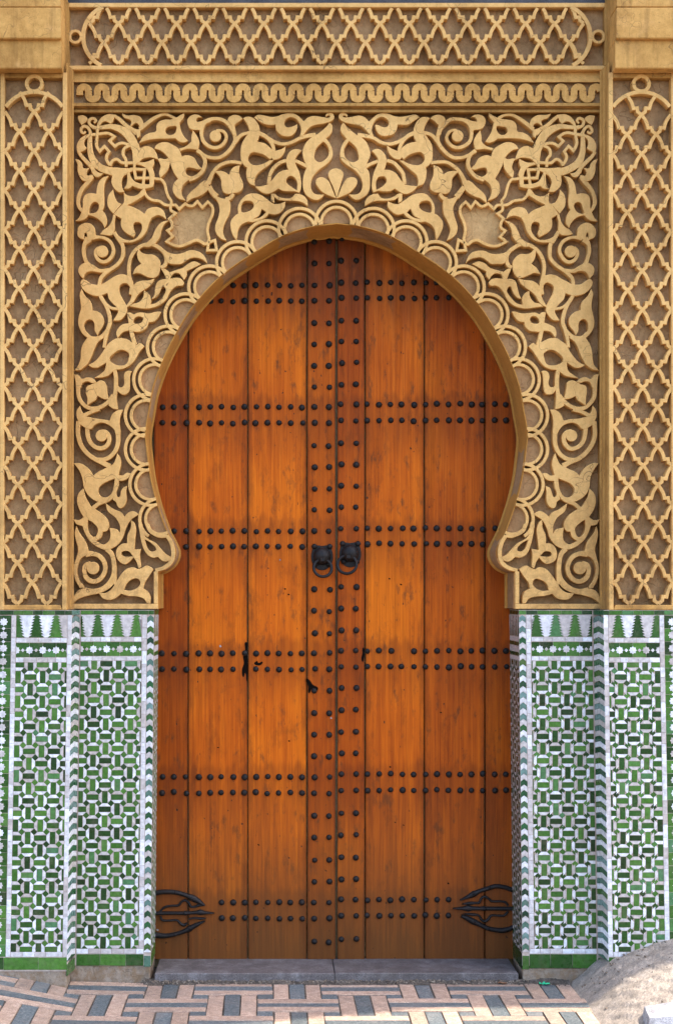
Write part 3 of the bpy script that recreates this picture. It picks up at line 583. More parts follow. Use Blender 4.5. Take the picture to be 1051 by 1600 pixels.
STROKE = [
 ('A', [(262,165,20),(285,140,30),(262,112,32),(225,118,34),(203,150,34),(225,195,36),(290,225,40)]),
 ('A', [(165,262,20),(140,285,30),(112,262,32),(118,225,34),(150,203,34),(195,225,36),(225,290,40)]),
 ('A', [(250,215,40),(320,222,40),(400,210,50),(480,210,62),(580,240,85),(660,300,100),(720,390,100),(745,470,90)]),
 ('A', [(217,290,42),(217,310,45),(212,430,58),(225,530,70),(270,630,85),(350,695,85),(440,725,90),(540,745,100),(600,740,95),(680,720,50),(725,708,35)]),
 ('A', [(690,705,34),(858,712,34,c),(838,890,34)]),
 ('A', [(728,690,34),(752,812,34,c),(960,812,34)]),
 ('A', [(205,305,34),(300,296,34),(390,285,34),(440,290,34),(500,325,34,c),(445,375,34,c),(508,440,34,c),(550,410,34),(600,402,34),(670,420,34)]),
 ('A', [(302,215,34),(300,300,34),(290,400,34),(300,450,34),(330,495,34,c),(385,440,34,c),(440,500,34,c),(410,550,34),(410,600,34),(450,660,34)]),
 ('A', [(690,430,32),(630,455,34),(605,490,34),(605,540,34),(635,590,34),(640,680,34)]),
 ('A', [(450,665,34),(480,610,34),(530,590,34),(590,630,34),(725,632,34)]),
 ('A', [(500,75,35),(560,120,42),(640,195,45),(720,250,50),(765,290,55)]),
 ('A', [(75,500,35),(120,560,42),(195,640,45),(240,690,48),(260,750,50)]),
 ('A', [(800,235,50),(870,180,45),(950,120,42),(1036,73,36),(1096,63,32),(1156,80,32),(1220,122,42)]),
 ('A', [(240,790,55),(190,860,50),(110,960,45),(75,1080,45),(90,1150,42),(128,1205,34)]),
 ('B', [(430,490,35),(490,530,40),(525,590,45),(525,660,45),(490,740,45),(420,800,45),(340,830,50)]),
 ('B', [(430,200,90),(500,170,60),(570,130,45),(650,115,40),(730,128,42),(800,175,45),(850,245,45),(880,330,45),(870,400,45),(800,500,42),(710,565,40),(620,575,38),(530,550,38),(445,485,38)]),
 ('B', [(490,220,50),(485,300,40),(510,380,42),(580,440,42),(660,455,40),(735,420,40),(778,340,38),(755,275,36),(705,252,34),(660,258,40)]),
 ('B', [(880,390,45),(950,310,40),(1060,275,38)]),
 ('C', [(120,285,50),(190,315,45),(250,370,42),(290,440,42),(300,520,40)]),
 ('C', [(230,345,45),(300,385,42),(400,412,38),(500,395,38),(600,345,40),(700,315,45),(790,303,50)]),
 ('C', [(445,606,40),(370,630,40),(300,690,42),(255,770,42),(235,880,42)]),
 ('C', [(550,608,38),(620,640,38),(695,678,40)]),
 ('E', [(-31,-91,32),(39,-81,32),(89,-73,32),(130,-20,32),(150,60,32),(175,130,32),(208,182,32),(200,280,32),(255,325,32,c),(185,390,32,c),(212,430,32),(215,490,32),(165,525,32,c),(225,595,32,c),(155,655,32,c),(240,700,32),(310,710,32),(400,680,34),(500,640,34),(560,660,34),(600,685,34),(645,668,34)]),
 ('E', [(-111,60,34),(-90,110,32),(-50,150,32),(0,172,32),(70,182,32),(140,226,32),(260,225,32,c),(300,275,32,c),(370,210,32,c),(410,235,32),(460,235,32),(515,185,32,c),(570,255,32,c),(635,190,32,c),(690,250,32),(690,330,32),(650,430,32),(630,520,32),(652,620,32)]),
 ('E', [(652,610,32),(630,758,32,c),(738,758,32,c),(720,640,32,c),(645,668,32)]),
 ('B', [(960,635,38),(860,622,38),(780,630,38),(700,665,40),(630,730,42),(590,810,50),(560,880,60)]),
 ('E', [(650,10,60),(690,75,60),(740,130,70)]),
 ('E', [(850,165,50),(900,140,45),(935,92,40)]),
 ('I', [(35,480,60),(15,380,45),(12,260,42),(40,150,42),(110,60,42),(200,15,42),(290,15,42),(370,55,45),(430,120,45),(450,200,45),(430,260,45),(385,287,40)]),
 ('I', [(30,440,55),(45,520,48),(30,600,40)]),
 ('D', [(500,545,45),(545,620,45),(590,680,45),(605,760,45),(590,850,42),(530,930,42),(450,985,42),(380,1040,45),(340,1091,42),(325,1161,40),(322,1231,40),(340,1301,42),(400,1401,45),(440,1501,45),(450,1601,45),(420,1701,45),(395,1801,40),(383,1900,40)]),
 ('D', [(200,620,90),(150,690,45),(140,770,42),(155,850,42),(190,920,50),(250,960,55),(330,1000,45),(450,985,42)]),
 ('D', [(230,610,60),(320,605,36),(400,620,38),(460,670,40),(492,750,40),(470,830,42),(400,890,42),(330,880,42),(285,820,40),(285,760,36),(320,722,30)]),
 ('H', [(345,400,40),(400,480,34),(470,535,32),(545,545,34)]),
 ('H', [(160,830,50),(220,880,40),(300,885,38),(360,860,40),(415,800,42)]),
 ('H', [(690,700,50),(700,800,48),(725,900,48),(745,965,48)]),
 ('J', [(505,280,45),(520,370,48),(520,470,48),(510,560,45),(480,640,42)]),
 ('J', [(75,390,60),(75,500,48),(85,600,45),(130,680,45),(200,730,45),(290,735,45),(370,705,45),(440,650,48),(490,580,48)]),
 ('J', [(330,745,40),(250,770,40),(190,795,45),(130,830,50)]),
 ('K', [(85,-90,60),(72,0,50),(78,80,50),(110,190,50),(180,285,50),(260,345,52),(350,390,55),(450,440,60)]),
 ('K', [(545,40,52),(540,180,50),(490,290,48),(400,355,48),(290,362,45)]),
 ('K', [(190,-70,55),(185,50,48),(220,160,48),(290,220,48),(370,225,48),(430,170,50),(440,90,50),(400,38,50),(350,25,40)]),
 ('K', [(400,850,45),(320,875,45),(250,930,45)]),
 ('L', [(320,395,45),(365,440,42),(385,520,42),(385,620,42),(350,700,42),(280,760,42),(200,780,40),(120,770,45)]),
 ('L', [(130,440,60),(200,440,42),(265,470,42),(305,540,40),(300,610,40),(260,670,42),(200,692,42),(140,665,42),(115,600,40),(130,545,38),(175,520,30)]),
 ('L', [(385,600,42),(392,670,38),(397,720,28)]),
 ('L', [(690,170,34),(715,225,36),(770,265,36),(820,278,36),(872,272,36)]),
 ('L', [(868,272,34),(908,340,36),(928,430,38),(908,510,38),(848,565,36),(765,590,30)]),
]
DISK = [('B', 650, 318, 68), ('D', 360, 772, 70), ('K', 350, 80, 68), ('L', 195, 570, 58)]
def to_px(key, q):
    ox, oy, s = T[key]; r = [ox + q[0]*s, oy + q[1]*s]
    rest = list(q[2:])
    if rest and rest[0] != 'c': r.append(rest[0]*s); rest = rest[1:]
    return tuple(r + rest)
def hand(q, a): return (q[0] + random.gauss(0, a), q[1] + random.gauss(0, a)) + tuple(q[2:])
random.seed(21)
for ent in FILL:
    key = ent[0]
    for mir in (False, True):
        loops = [smooth([hand(to_px(key, q), .4 if mir else .12) for q in l]) for l in ent[1:]]
        tf = dj(0, .3); piece('carved_leaf', loops[0], tf, RD-tf, .6, M['relief'], ap, mir, holes=loops[1:])
for key, l in STROKE:
    for mir in (False, True):
        tf = dj(.4, .8); ribbon('carved_stem', [hand(to_px(key, q), .35 if mir else .1) for q in l], tf, RD-tf, .55, M['relief'], ap, mir)
SH = [(222,335,c),(300,285,c),(370,222),(460,240),(512,198,c),(570,262,c),(632,205,c),(682,260),(680,340),(640,440),(620,520),(640,625),(600,675),(500,640),(400,672),(310,700),(240,692),(170,655,c),(232,595,c),(178,525,c),(218,490),(215,430),(196,392,c),(255,340,c)]
for mir in (False, True): piece('shield_field', smooth([to_px('E', q) for q in SH]), RD-7, 8, .5, M['shield'], ap, mir)
for key, x, y, r in DISK:
    ox, oy, s = T[key]
    for mir in (False, True):
        tf = dj(0, .3); piece('carved_bud', [(ox + (x + r*math.cos(a*R(12)))*s, oy + (y + r*math.sin(a*R(12)))*s) for a in range(30)], tf, RD-tf, .6, M['relief'], ap, mir)
cp = smooth([to_px('M', q) for q in [(530,572,c),(520,520),(490,430),(450,340),(425,270),(440,220),(490,190),(550,190),(600,220),(618,270),(600,330),(570,430),(545,520)]])
piece('carved_leaf', cp, .1, RD-.1, .6, M['relief'], ap)
# plain edging of the panel foot
for mir in (False, True):
    piece('edging', rect(114, 943.5, 247, 951.5), -.6, RD+.6, .6, M['relief'], ap, mir)
    piece('edging', rect(240.5, 893, 246.8, 943.2), .15, RD, .5, M['relief'], ap, mir)

# ================================================================ mouldings and friezes
# stepped moulding between pilaster and panel
PT = -47.0                                                   # pilaster face
def ux(px, t): return W(px, 900, t)[0]
# ---- ribbon frieze
rf = thing('ribbon_frieze', 'narrow golden frieze of looping ribbon above the leafy arch panel', 'frieze', (0, 0, W(0, 178)[1]*S))
FT = -8.0
zz_ = lambda py, t: W(0, py, t)[1]
sweep_x('upper_moulding', [(zz_(107, -10), 4), (zz_(110, 0), -1), (zz_(116, -3), -3), (zz_(122, -6), -6), (zz_(124, -7), -6.5), (zz_(124.6, -9), -9.5), (zz_(128.3, -9), -9.5), (zz_(128.6, -3), 0)], XF, -XF, M['fascia'], rf)
sweep_x('lower_moulding', [(zz_(160.8, FT), FT), (zz_(161, FT-1), FT-1.5), (zz_(165.6, FT-1), FT-1.5), (zz_(166.5, -4), -3), (zz_(170.5, 0), 1), (zz_(171.5, -3), -3), (zz_(175.5, -2), -3), (zz_(176.2, 0), 0), (zz_(176.3, 5), RD+1)], XF, -XF, M['mould'], rf)
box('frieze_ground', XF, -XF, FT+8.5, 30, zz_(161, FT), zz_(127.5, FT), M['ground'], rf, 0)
pts = []; p0 = 13.78; x = 131.5 - p0/2; k_ = 0
while x < 930:
    up = (k_ % 2 == 0)
    # ascending column at x then arch to next
    if up: seq = [(x, 148.2), (x, 142.2)] + [(x + p0/2 - p0/2*math.cos(a*R(22.5)), 142.2 - p0/2*math.sin(a*R(22.5))) for a in range(1, 8)] + [(x+p0, 142.2)]
    else: seq = [(x, 142.2), (x, 148.2)] + [(x + p0/2 - p0/2*math.cos(a*R(22.5)), 148.2 + p0/2*math.sin(a*R(22.5))) for a in range(1, 8)] + [(x+p0, 148.2)]
    sp = [W(a, b_, FT) + (10.7,) for a, b_ in seq]
    me, loc = ribbon_mesh(sp, FT + (.15 if up else 0), FT+9, .55, M['fascia']); link('ribbon_loop', me, rf, loc)
    x += p0; k_ += 1
# ---- lattice bars
SEG = [(0, 0), (.19, .19), (.35, .41), (.45, .68, c), (.70, .66, c), (.74, .85, c), (1, 1)]
def lattice_mesh(dx, dy, w_, thick, sgn, material, cache={}):
    key = (round(dx, 2), round(dy, 2), w_, sgn)
    if key not in cache:
        pts = [(sgn*q[0]*dx, q[1]*dy, w_) + q[2:] for q in SEG]
        sp = [(x, -y, w2) for x, y, w2 in smooth(pts, False, 4)]
        me, loc = ribbon_mesh(sp, 0, thick, .4, material); cache[key] = (me, loc)
    return cache[key]
def lattice_bar(x, y, dx, dy, sgn, tf, thick, parent, w_=5.3, mir=False, wp=False):
    k = 1 + tf/D
    if wp: x = warp(x, y)
    me, loc = lattice_mesh(dx*k, dy*k, w_*k, thick, -sgn if mir else sgn, M['relief'])
    X, Z = W(x, y, tf, mir)
    link('lattice_bar', me, parent, (X*S + loc[0], (tf + dj(0, .4))*S, Z*S + loc[2]))
def arc(name, cx, cy, r, w_, a0, a1, tf, thick, parent, mir=False, wp=False, ok=lambda x, y: True, step=5):
    pts = []
    for i in range(int((a1-a0)/step)+1):
        a = R(a0 + i*step); x, y = cx + r*math.cos(a), cy - r*math.sin(a)
        if ok(x, y): pts.append((x, y, w_))
    ribbon(name, pts, tf, thick, .5, M['relief'], parent, mir, wp, sub=1)
# ---- lattice frieze over the door
lf = thing('lattice_frieze', 'long horizontal golden frieze of pointed lattice with round ends, topmost carving', 'frieze', (0, 0, W(0, 109)[1]*S))
LT = -12.0; LD = 14
XL = W(108.5, 57, LT)[0]
box('frieze_ground', XL-6, -XL+6, LT+LD, 20, zz_(106, LT), zz_(6, LT), M['ground'], lf, 0)
for (y0, y1) in ((4.5, 11.5), (102.5, 109)):
    box('frieze_border', XL, -XL, LT-.6, LT+LD, zz_(y1, LT), zz_(y0, LT), M['relief'], lf, .8)
pw = 45.4; ry = [7.0, 36.6, 66.0, 99.0]
c9 = MX
for r in range(3):
    dy = ry[r+1] - ry[r]
    for i in range(-9, 10):
        x = (c9 + (i + (0 if r % 2 == 0 else .5))*pw)
        # rows: apex row and third row share columns
        for sgn in (-1, 1):
            xe = x + sgn*pw/2
            if min(x, xe) < 150 or max(x, xe) > 901:
                # keep only what lies inside the round end
                mx_, my_ = (x+xe)/2, (ry[r]+ry[r+1])/2
                ccx = 180 if mx_ < 500 else 871
                if math.hypot(mx_-ccx, my_-57) > 46 or math.hypot(x-ccx, ry[r]-57) > 60 or math.hypot(xe-ccx, ry[r+1]-57) > 61: continue
            if r == 0:
                k = 1 + LT/D
                pts = [(x + sgn*pw/2*q[0], ry[0]+dy*q[1], 5.3) + q[2:] for q in SEG if ry[0]+dy*q[1] > 9 or q[0] > .1]
                ribbon('lattice_bar', [(x, 10.5, 4.3)] + pts if False else pts, LT + dj(0, .4), LD, .4, M['relief'], lf, sub=4)
            else: lattice_bar(x, ry[r], pw/2, dy, sgn, LT, LD, lf)
for mir in (False, True):
    ribbon('lattice_bar', [(162.3, 66, 4.9), (158, 71, 4.9), (154.5, 77.5, 4.9), (152.5, 85, 4.9, c), (147, 85, 4.9, c), (146.4, 92, 4.9)], LT+.2, LD, .4, M['relief'], lf, mir)
okf = lambda x, y: 10 < y < 103.5
for mir in (False, True):
    arc('round_end', 180, 57, 50, 6.5, 100, 262, LT-.3, LD, lf, mir, ok=okf, step=6)
    arc('ring', 117.8, 57, 9, 4.3, 0, 360, LT-.5, LD, lf, mir, step=15)
    box('end_border', *sorted((s_ for s_ in ((-XL, -XL+6) if mir else (XL-6, XL)))), LT-1.5, LT+LD, zz_(109, LT), zz_(4, LT), M['mould'], lf, .8)
# ---- lattice side strips
PD = 14
def side_strip(mir, pitch):
    lab = 'tall golden lattice strip on the %s of the door, with a round-headed top' % ('right' if mir else 'left')
    o = thing('carved_lattice', lab, 'carved panel', (W(50, 953, PT, mir)[0]*S, PT*S, W(50, 953, PT)[1]*S), 'lattice strips beside the door')
    def P(name, pts, tf, th, ch, m_): return piece(name, pts, tf, th, ch, m_, o, mir, wp=True)
    # ground, borders follow the slight flare of the wall
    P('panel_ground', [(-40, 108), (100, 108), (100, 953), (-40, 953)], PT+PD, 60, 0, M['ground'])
    P('border', [(97.4, 113), (104.3, 113), (104.3, 953), (97.4, 953)], PT-.6, PD+.6, .7, M['relief'])
    P('border', [(0, 113), (6.6, 113), (6.6, 953), (0, 953)], PT-.6, PD+.6, .7, M['relief'])
    P('border', [(6.8, 114.5), (97.2, 114.5), (97.2, 121.5), (6.8, 121.5)], PT-.4, PD+.4, .7, M['mould'])
    P('border', [(6.8, 945.2), (97.2, 945.2), (97.2, 953), (6.8, 953)], PT-.3, PD+.3, .7, M['fascia'])
    P('outer_wall', [(-60, 108), (-.8, 108), (-.8, 953), (-60, 953)], PT+2, 60, .5, M['wallp'])
    cxx = 53.0; hw = 22.9
    yc = [909.9 - pitch*i for i in range(13)]
    for i, y in enumerate(yc):
        ym = y + pitch/2
        for x in (cxx - 2*hw, cxx, cxx + 2*hw):
            for sgn in (-1, 1):
                if abs(x + sgn*hw - cxx) > 1.5*hw: continue
                lattice_bar(x, y, hw, pitch/2 + (3.2 if i == 0 else 0), sgn, PT, PD, o, mir=mir, wp=True)
        for x in (cxx - hw, cxx + hw):
            for sgn in (-1, 1):
                xe = x + sgn*hw
                if i == 12 and abs(xe - cxx) > 5: continue
                lattice_bar(x, y - pitch/2, hw, pitch/2, sgn, PT, PD, o, mir=mir, wp=True)
    arc('arched_head', cxx, 197.5, 54, 6, 25, 155, PT-.3, PD, o, mir, True, ok=lambda x, y: 7 < x < 99)
    arc('ring', cxx, 130.5, 12, 5.6, 0, 360, PT-.5, PD, o, mir, True, step=15)
    # stepped moulding down to the arch panel
    xa = W(104.2, 500, PT)[0]; xb = XF - 1.0
    pr = [(xa-1, PT+1), (xa, PT+.3), (xa+2.0, PT+3), (xa+2.4, -26), (xa+4.2, -23), (xa+4.6, -12), (xa + 6.6, -9), (xb+1.2, -7.5), (xb+2.2, -6), (xb+2.4, RD+1)]
    if mir: pr = [(-x, t_) for x, t_ in pr]
    sweep_z('stepped_moulding', pr, W(0, 952, 0)[1], W(0, 100, -40)[1], M['mould'], o)
    return o
side_strip(False, 61.3); side_strip(True, 60.9)
# ---- cornice ends
for mir in (False, True):
    o = thing('cornice_block', 'two-stepped plaster cornice end at the top %s corner' % ('right' if mir else 'left'), 'cornice', (W(40, 107, PT-20, mir)[0]*S, PT*S, W(0, 107, PT-20)[1]*S), 'cornice ends above the lattice strips')
    sgn = -1 if mir else 1
    def cb(name, px1, y0, y1, t, m_):
        x1 = W(px1, 50, t)[0]*sgn; x0 = -640*sgn
        box(name, min(x0, x1), max(x0, x1), t, 20, W(0, y1, t)[1], W(0, y0, t)[1], m_, o, 1.4)
    cb('lower_fascia', 96.5, 61.5, 107, PT-22, M['fascia'])
    cb('upper_fascia', 95.5, 11.5, 60, PT-30, M['fascia'])
    cb('crown_fascia', 95, -22, 11.0, PT-26, M['fascia'])
    xa = W(98, 50, -30)[0]*sgn; xb = W(104, 50, -18)[0]*sgn
    box('return_moulding', min(xa, xb), max(xa, xb), -30, 20, zz_(112, -30), zz_(-40, -30), M['mould'], o, .8)
# ---- dark strip painted as overhang shade, and an unseen slab added high above
bd = box('head_shade_strip', XL-8, -XL+8, 2, 30, zz_(4.2, 0), zz_(-30, 0), M['head_shade'], None, .5)
tag(bd, 'dark strip standing in for overhang shade just above the lattice frieze', 'shade strip')
rfz = 6.6; kx_, ky_ = rfz/math.tan(SUN_EL)*math.sin(SUN_AZ), rfz/math.tan(SUN_EL)*math.cos(SUN_AZ)
def edge(xm): return max(-.95 + ky_, min(.1, -.62 + ky_ + .284*(xm - kx_ + .124)))
xsC = [-7, -3, 0, 2, 3, 3.4, 3.8, 4.2, 4.6, 5, 5.4, 5.8, 6.2, 9]
vv = []; ff = []
for z in (rfz, rfz + .15):
    for x in xsC: vv += [(x, .6, z), (x, edge(x), z)]
nn = len(xsC)*2
for i in range(len(xsC)-1):
    a = 2*i; ff += [(a, a+1, a+3, a+2), (nn+a, nn+a+2, nn+a+3, nn+a+1), (a+1, nn+a+1, nn+a+3, a+3)]
link('shadow_caster', mesh(vv, ff, M['wallp']), wl)  # added out of view; slanted edge shaped to cast the ground shadow line

# ================================================================ tiled dado
random.seed(5)
def clip(poly, x0, y0, x1, y1):
    for ax, lim, sg in ((0, x0, 1), (0, x1, -1), (1, y0, 1), (1, y1, -1)):
        out = []
        for i in range(len(poly)):
            a, b_ = poly[i-1], poly[i]; da, db = (a[ax]-lim)*sg, (b_[ax]-lim)*sg
            if (da >= 0) != (db >= 0):
                u = da/(da-db); out.append((a[0]+(b_[0]-a[0])*u, a[1]+(b_[1]-a[1])*u))
            if db >= 0: out.append(b_)
        poly = out
        if len(poly) < 3: return []
    return poly if abs(area(poly)) > 3 else []
def cellpolys(cx, cy, px, py, horiz):
    g = .42; hx, hy = px/2, py/2; cut = 5.1; rt = 4.45
    def o(pts): return [(cx + (x if horiz else y*px/py), cy + (y if horiz else x*py/px)) for x, y in pts]
    a = hx - g*.6
    return [('green_tile', o([(-a, -rt+g), (a, -rt+g), (a, rt-g), (-a, rt-g)]), M['green']),
            ('white_tile', o([(-a+.2, -rt-g*.4), (a-.2, -rt-g*.4), (hx-cut-g, -hy+g*.6), (-hx+cut+g, -hy+g*.6)]), M['white']),
            ('white_tile', o([(-a+.2, rt+g*.4), (a-.2, rt+g*.4), (hx-cut-g, hy-g*.6), (-hx+cut+g, hy-g*.6)]), M['white'])]
def pattern(x0, y0, x1, y1, ox, oy, px, py):
    """(name, polygon, material, key) of the octagon pattern clipped to a field"""
    res = []
    i0, i1 = math.floor((x0-ox)/px)-1, math.ceil((x1-ox)/px)+1; j0, j1 = math.floor((y0-oy)/py)-1, math.ceil((y1-oy)/py)+1
    for j in range(j0, j1+1):
        for i in range(i0, i1+1):
            cx, cy = ox+i*px, oy+j*py; hz = (i+j) % 2 == 0
            for n_, (nm, pl, m_) in enumerate(cellpolys(cx, cy, px, py, hz)):
                cl = clip(pl, x0, y0, x1, y1)
                if cl: res.append((nm, cl, m_, None if abs(abs(area(cl))-abs(area(pl))) > .5 else (nm, hz, n_, round(px, 1), round(py, 1))))
            d = 5.05; dx, dy = cx+px/2, cy+py/2
            pl = [(dx-d, dy), (dx, dy-d), (dx+d, dy), (dx, dy+d)]; cl = clip(pl, x0, y0, x1, y1)
            if cl: res.append(('square_tile', cl, M['green'], None if abs(abs(area(cl))-abs(area(pl))) > .5 else ('sq',)))
    return res
def star(cx, cy, r):
    return [(cx + (r if k % 2 == 0 else r*.74)*math.cos(k*R(22.5)), cy + (r if k % 2 == 0 else r*.74)*math.sin(k*R(22.5))) for k in range(16)]
def tree_side(y0, y1, sgn, g):
    """saw-toothed slope of a stepped tree: offsets from its axis, top to bottom"""
    n = 8; pts = []
    for i in range(n):
        a = 3.0 + (9.4-3.0)*i/n; yy = y0 + (y1-y0)*i/n; yn = y0 + (y1-y0)*(i+1)/n
        pts += [(sgn*(a-1.4+g), yy), (sgn*(a+3.4+g), yn-.9)]
    pts.append((sgn*(10.6+g), y1)); return pts
TT = 1.6
def put(o, nm, pl, t, m_, mir, key=None, tilt=.5, ch=.28, th=TT):
    return piece(nm, pl, t, th, ch, m_, o, mir, wp=True, key=(key + (round(t),)) if key else None, tilt=tilt)
def border_run(o, x0, y0, x1, y1, t, mir, nm='border_tile', m_=None, vertical=True, lo=15, hi=24):
    p_ = y0 if vertical else x0; end = y1 if vertical else x1
    while p_ < end - 1:
        q = p_ + random.uniform(lo, hi)
        if end - q < lo*.6: q = end
        r_ = rect(x0+.2, p_+.25, x1-.2, q-.25) if vertical else rect(p_+.25, y0+.2, q-.25, y1-.2)
        put(o, nm, r_, t, m_ or M['white'], mir); p_ = q
def chevrons(o, x0, x1, y0, y1, t, mir, place=None):
    y = y0; k_ = 0; hgt = 8.55; rise = 3.9
    while y < y1 - 3:
        a = y; pl = [(x0, a+rise), ((x0+x1)/2, a), (x1, a+rise), (x1, a+rise+hgt-.5), ((x0+x1)/2, a+hgt-.5), (x0, a+rise+hgt-.5)]
        pl = [(x, min(yy, y1)) for x, yy in pl]
        m_ = M['white'] if k_ % 2 else M['dgreen']
        (place or put)(o, 'chevron_tile', pl, t, m_, mir); y += hgt; k_ += 1
def star_band(o, x0, x1, y0, y1, sx, t, mir, pitch=20.7):
    yc = (y0+y1)/2 + .3; x = sx
    xsb = [x0]
    while x < x1: 
        if x > x0 + 2: xsb.append(x)
        x += pitch
    xsb.append(x1)
    for a, b_ in zip(xsb, xsb[1:]):
        if b_ - a > 2:
            put(o, 'green_tile', rect(a+.2, y0+.3, b_-.2, yc-.15), t+.35, M['green'], mir)
            put(o, 'green_tile', rect(a+.2, yc+.15, b_-.2, y1-.3), t+.35, M['green'], mir)
    x = sx - pitch
    while x < x1 + 8:
        s1 = clip(star(x, yc, 6.3), x0+.4, y0, x1-.4, y1); s2 = clip([(x+pitch/2-3, yc), (x+pitch/2, yc-3), (x+pitch/2+3, yc), (x+pitch/2, yc+3)], x0+.4, y0, x1-.4, y1)
        if s1: put(o, 'star_tile', s1, t+.05, M['white'], mir)
        if s2: put(o, 'star_tile', s2, t+.05, M['white'], mir)
        x += pitch
def tree_band(o, x0, x1, y0, y1, sx, t, mir, pitch=30.2):
    x = sx - pitch
    while x < x1 + pitch:
        g = [(x+a, b_) for a, b_ in tree_side(y0, y1, -1, -.25)]; g2 = [(x+a, b_) for a, b_ in tree_side(y0, y1, 1, -.25)]
        pl = clip(g + g2[::-1], x0+.2, y0+.3, x1-.2, y1-.3)
        if pl: put(o, 'tree_tile', pl, t, M['green'], mir, tilt=.3)
        w1 = [(x+a, b_) for a, b_ in tree_side(y0, y1, 1, .3)]; w2 = [(x+pitch+a, b_) for a, b_ in tree_side(y0, y1, -1, .3)]
        pl = clip(w1 + w2[::-1], x0+.2, y0+.3, x1-.2, y1-.3)
        if pl: put(o, 'white_tile', pl, t, M['white'], mir, tilt=.3)
        x += pitch
def field(o, x0, y0, x1, y1, ox, oy, px, py, t, mir):
    for nm, pl, m_, key in pattern(x0, y0, x1, y1, ox, oy, px, py):
        if key is None: put(o, nm, pl, t, m_, mir, tilt=.5)
        else: put(o, nm, pl, t, m_, mir, key=key, tilt=.7)
def dado(mir):
    side = 'right' if mir else 'left'
    # ---------------- pilaster
    t = PT
    o = thing('tiled_pilaster', 'outer %s pilaster of green and white mosaic tiles with a star strip' % side, 'tiled pilaster', (W(60, 1546, t, mir)[0]*S, t*S, 0), 'mosaic tiled pilasters')
    bot = 1515.5 if not mir else 1513
    put(o, 'mortar_bed', [(-60, 953.3), (113.4, 953.3), (113.4, 1518), (-60, 1518)], t+.75, M['grout'], mir, tilt=0, ch=.3, th=45)
    put(o, 'foot_plaster', [(-60, 1515.7), (112.6, 1515.7), (112.6, 1590), (-60, 1590)], t+1.6, M['plaster'], mir, tilt=0, ch=1.5, th=44)
    border_run(o, -40, 954, 113, 960.8, t, mir, 'edge_tile', M['green'], False, 14, 22)
    border_run(o, 106, 961.2, 113.2, 1495.5, t, mir); border_run(o, 18.8, 961.2, 26, 1495.5, t, mir)
    tree_band(o, 26.3, 105.7, 961.2, 996.4, 58.0 if not mir else 60, t, mir)
    border_run(o, 26.3, 996.9, 105.7, 1004.2, t, mir, vertical=False, lo=12, hi=20)
    star_band(o, 26.3, 105.7, 1004.4, 1027.2, 47.5, t, mir)
    border_run(o, 26.3, 1027.7, 105.7, 1035, t, mir, vertical=False, lo=12, hi=20)
    field(o, 26.4, 1035.3, 105.6, 1487.3, 49.5, 1058, 19.2, 19.35, t, mir)
    border_run(o, 26.3, 1487.7, 105.7, 1495.4, t, mir, vertical=False, lo=12, hi=20)
    border_run(o, -40, 1496.2, 112.8, bot, t, mir, 'base_tile', M['green'], False, 48, 58)
    # star strip
    y = 961.5; k_ = 0
    while y < 1494:
        y2 = min(y+20.6, 1495.4)
        put(o, 'green_tile', rect(-5, y+.25, 18.4, y2-.25), t+.35, M['green'], mir, tilt=.4)
        if y2-y > 15:
            put(o, 'star_tile', star(6.6, (y+y2)/2, 6.6), t+.05, M['white'], mir, key=('star',)); put(o, 'star_tile', [(3.6, y2), (6.6, y2-3), (9.6, y2), (6.6, y2+3)], t+.02, M['white'], mir, key=('dia',))
        y = y2
    put(o, 'plain_tile', rect(-45, 961.4, -5.4, 1495.4), t+.3, M['white'], mir, tilt=0)
    # chevrons on the inner return of the pilaster
    def on_return(o_, nm, pl, t_, m_, mir_):
        y0 = min(p[1] for p in pl)
        A = Vector((W(warp(113.6, y0), y0, PT)[0], PT+.4)); B = Vector((W(warp(125.3, y0), y0, 0)[0], -1.0))
        L = (B-A).length; ang = math.atan2(B.y-A.y, B.x-A.x)
        loc_pl = [((x-114)/10*L - L/2, -(y-y0)) for x, y in pl]
        if mir_: loc_pl = [(-x, z) for x, z in loc_pl]
        me, _ = plate(loc_pl, [], 0, TT, .25, m_, (0, 0))
        mid = (A+B)/2; X = -mid.x if mir_ else mid.x
        link(nm, me, o_, (X*S, mid.y*S, W(0, y0, PT/2)[1]*S), (0, 0, -ang if mir_ else ang))
    chevrons(o, 114, 124, 961.5, 1497, t, mir, on_return)
    on_return(o, 'base_tile', rect(114, 1501.5, 124, 1519), t, M['dgreen'], mir)
    on_return(o, 'edge_tile', rect(114, 953.5, 124, 960.5), t, M['dgreen'], mir)
    # ---------------- jamb
    t = 0.0
    j = thing('tiled_jamb', 'inner %s jamb of green and white mosaic tiles next to the wooden door' % side, 'tiled jamb', (W(180, 1535, t, mir)[0]*S, 0, 0), 'mosaic tiled jambs')
    bot = 1509 if not mir else 1513
    put(j, 'mortar_bed', [(112, 953), (241.2, 953), (241.2, 1509), (112, 1509)], t+.75, M['grout'], mir, tilt=0, ch=.3, th=96)
    put(j, 'foot_plaster', [(108, bot-.3), (240.6, bot-.3), (240.6, 1560), (108, 1560)], t+1.3, M['plaster'], mir, tilt=0, ch=1.5, th=95)
    border_run(j, 126.5, 953.8, 241, 960.2, t, mir, 'edge_tile', M['green'], False, 14, 20)
    tree_band(j, 127, 221.8, 960.6, 995, 153.5, t, mir)
    border_run(j, 127, 995.4, 222, 1002.6, t, mir, vertical=False, lo=13, hi=20)
    star_band(j, 127, 222, 1002.8, 1025.2, 147, t, mir)
    border_run(j, 127, 1025.6, 222, 1032.3, t, mir, vertical=False, lo=13, hi=20)
    field(j, 127, 1032.6, 222, 1482.2, 148.6, 1056, 19.1, 18.96, t, mir)
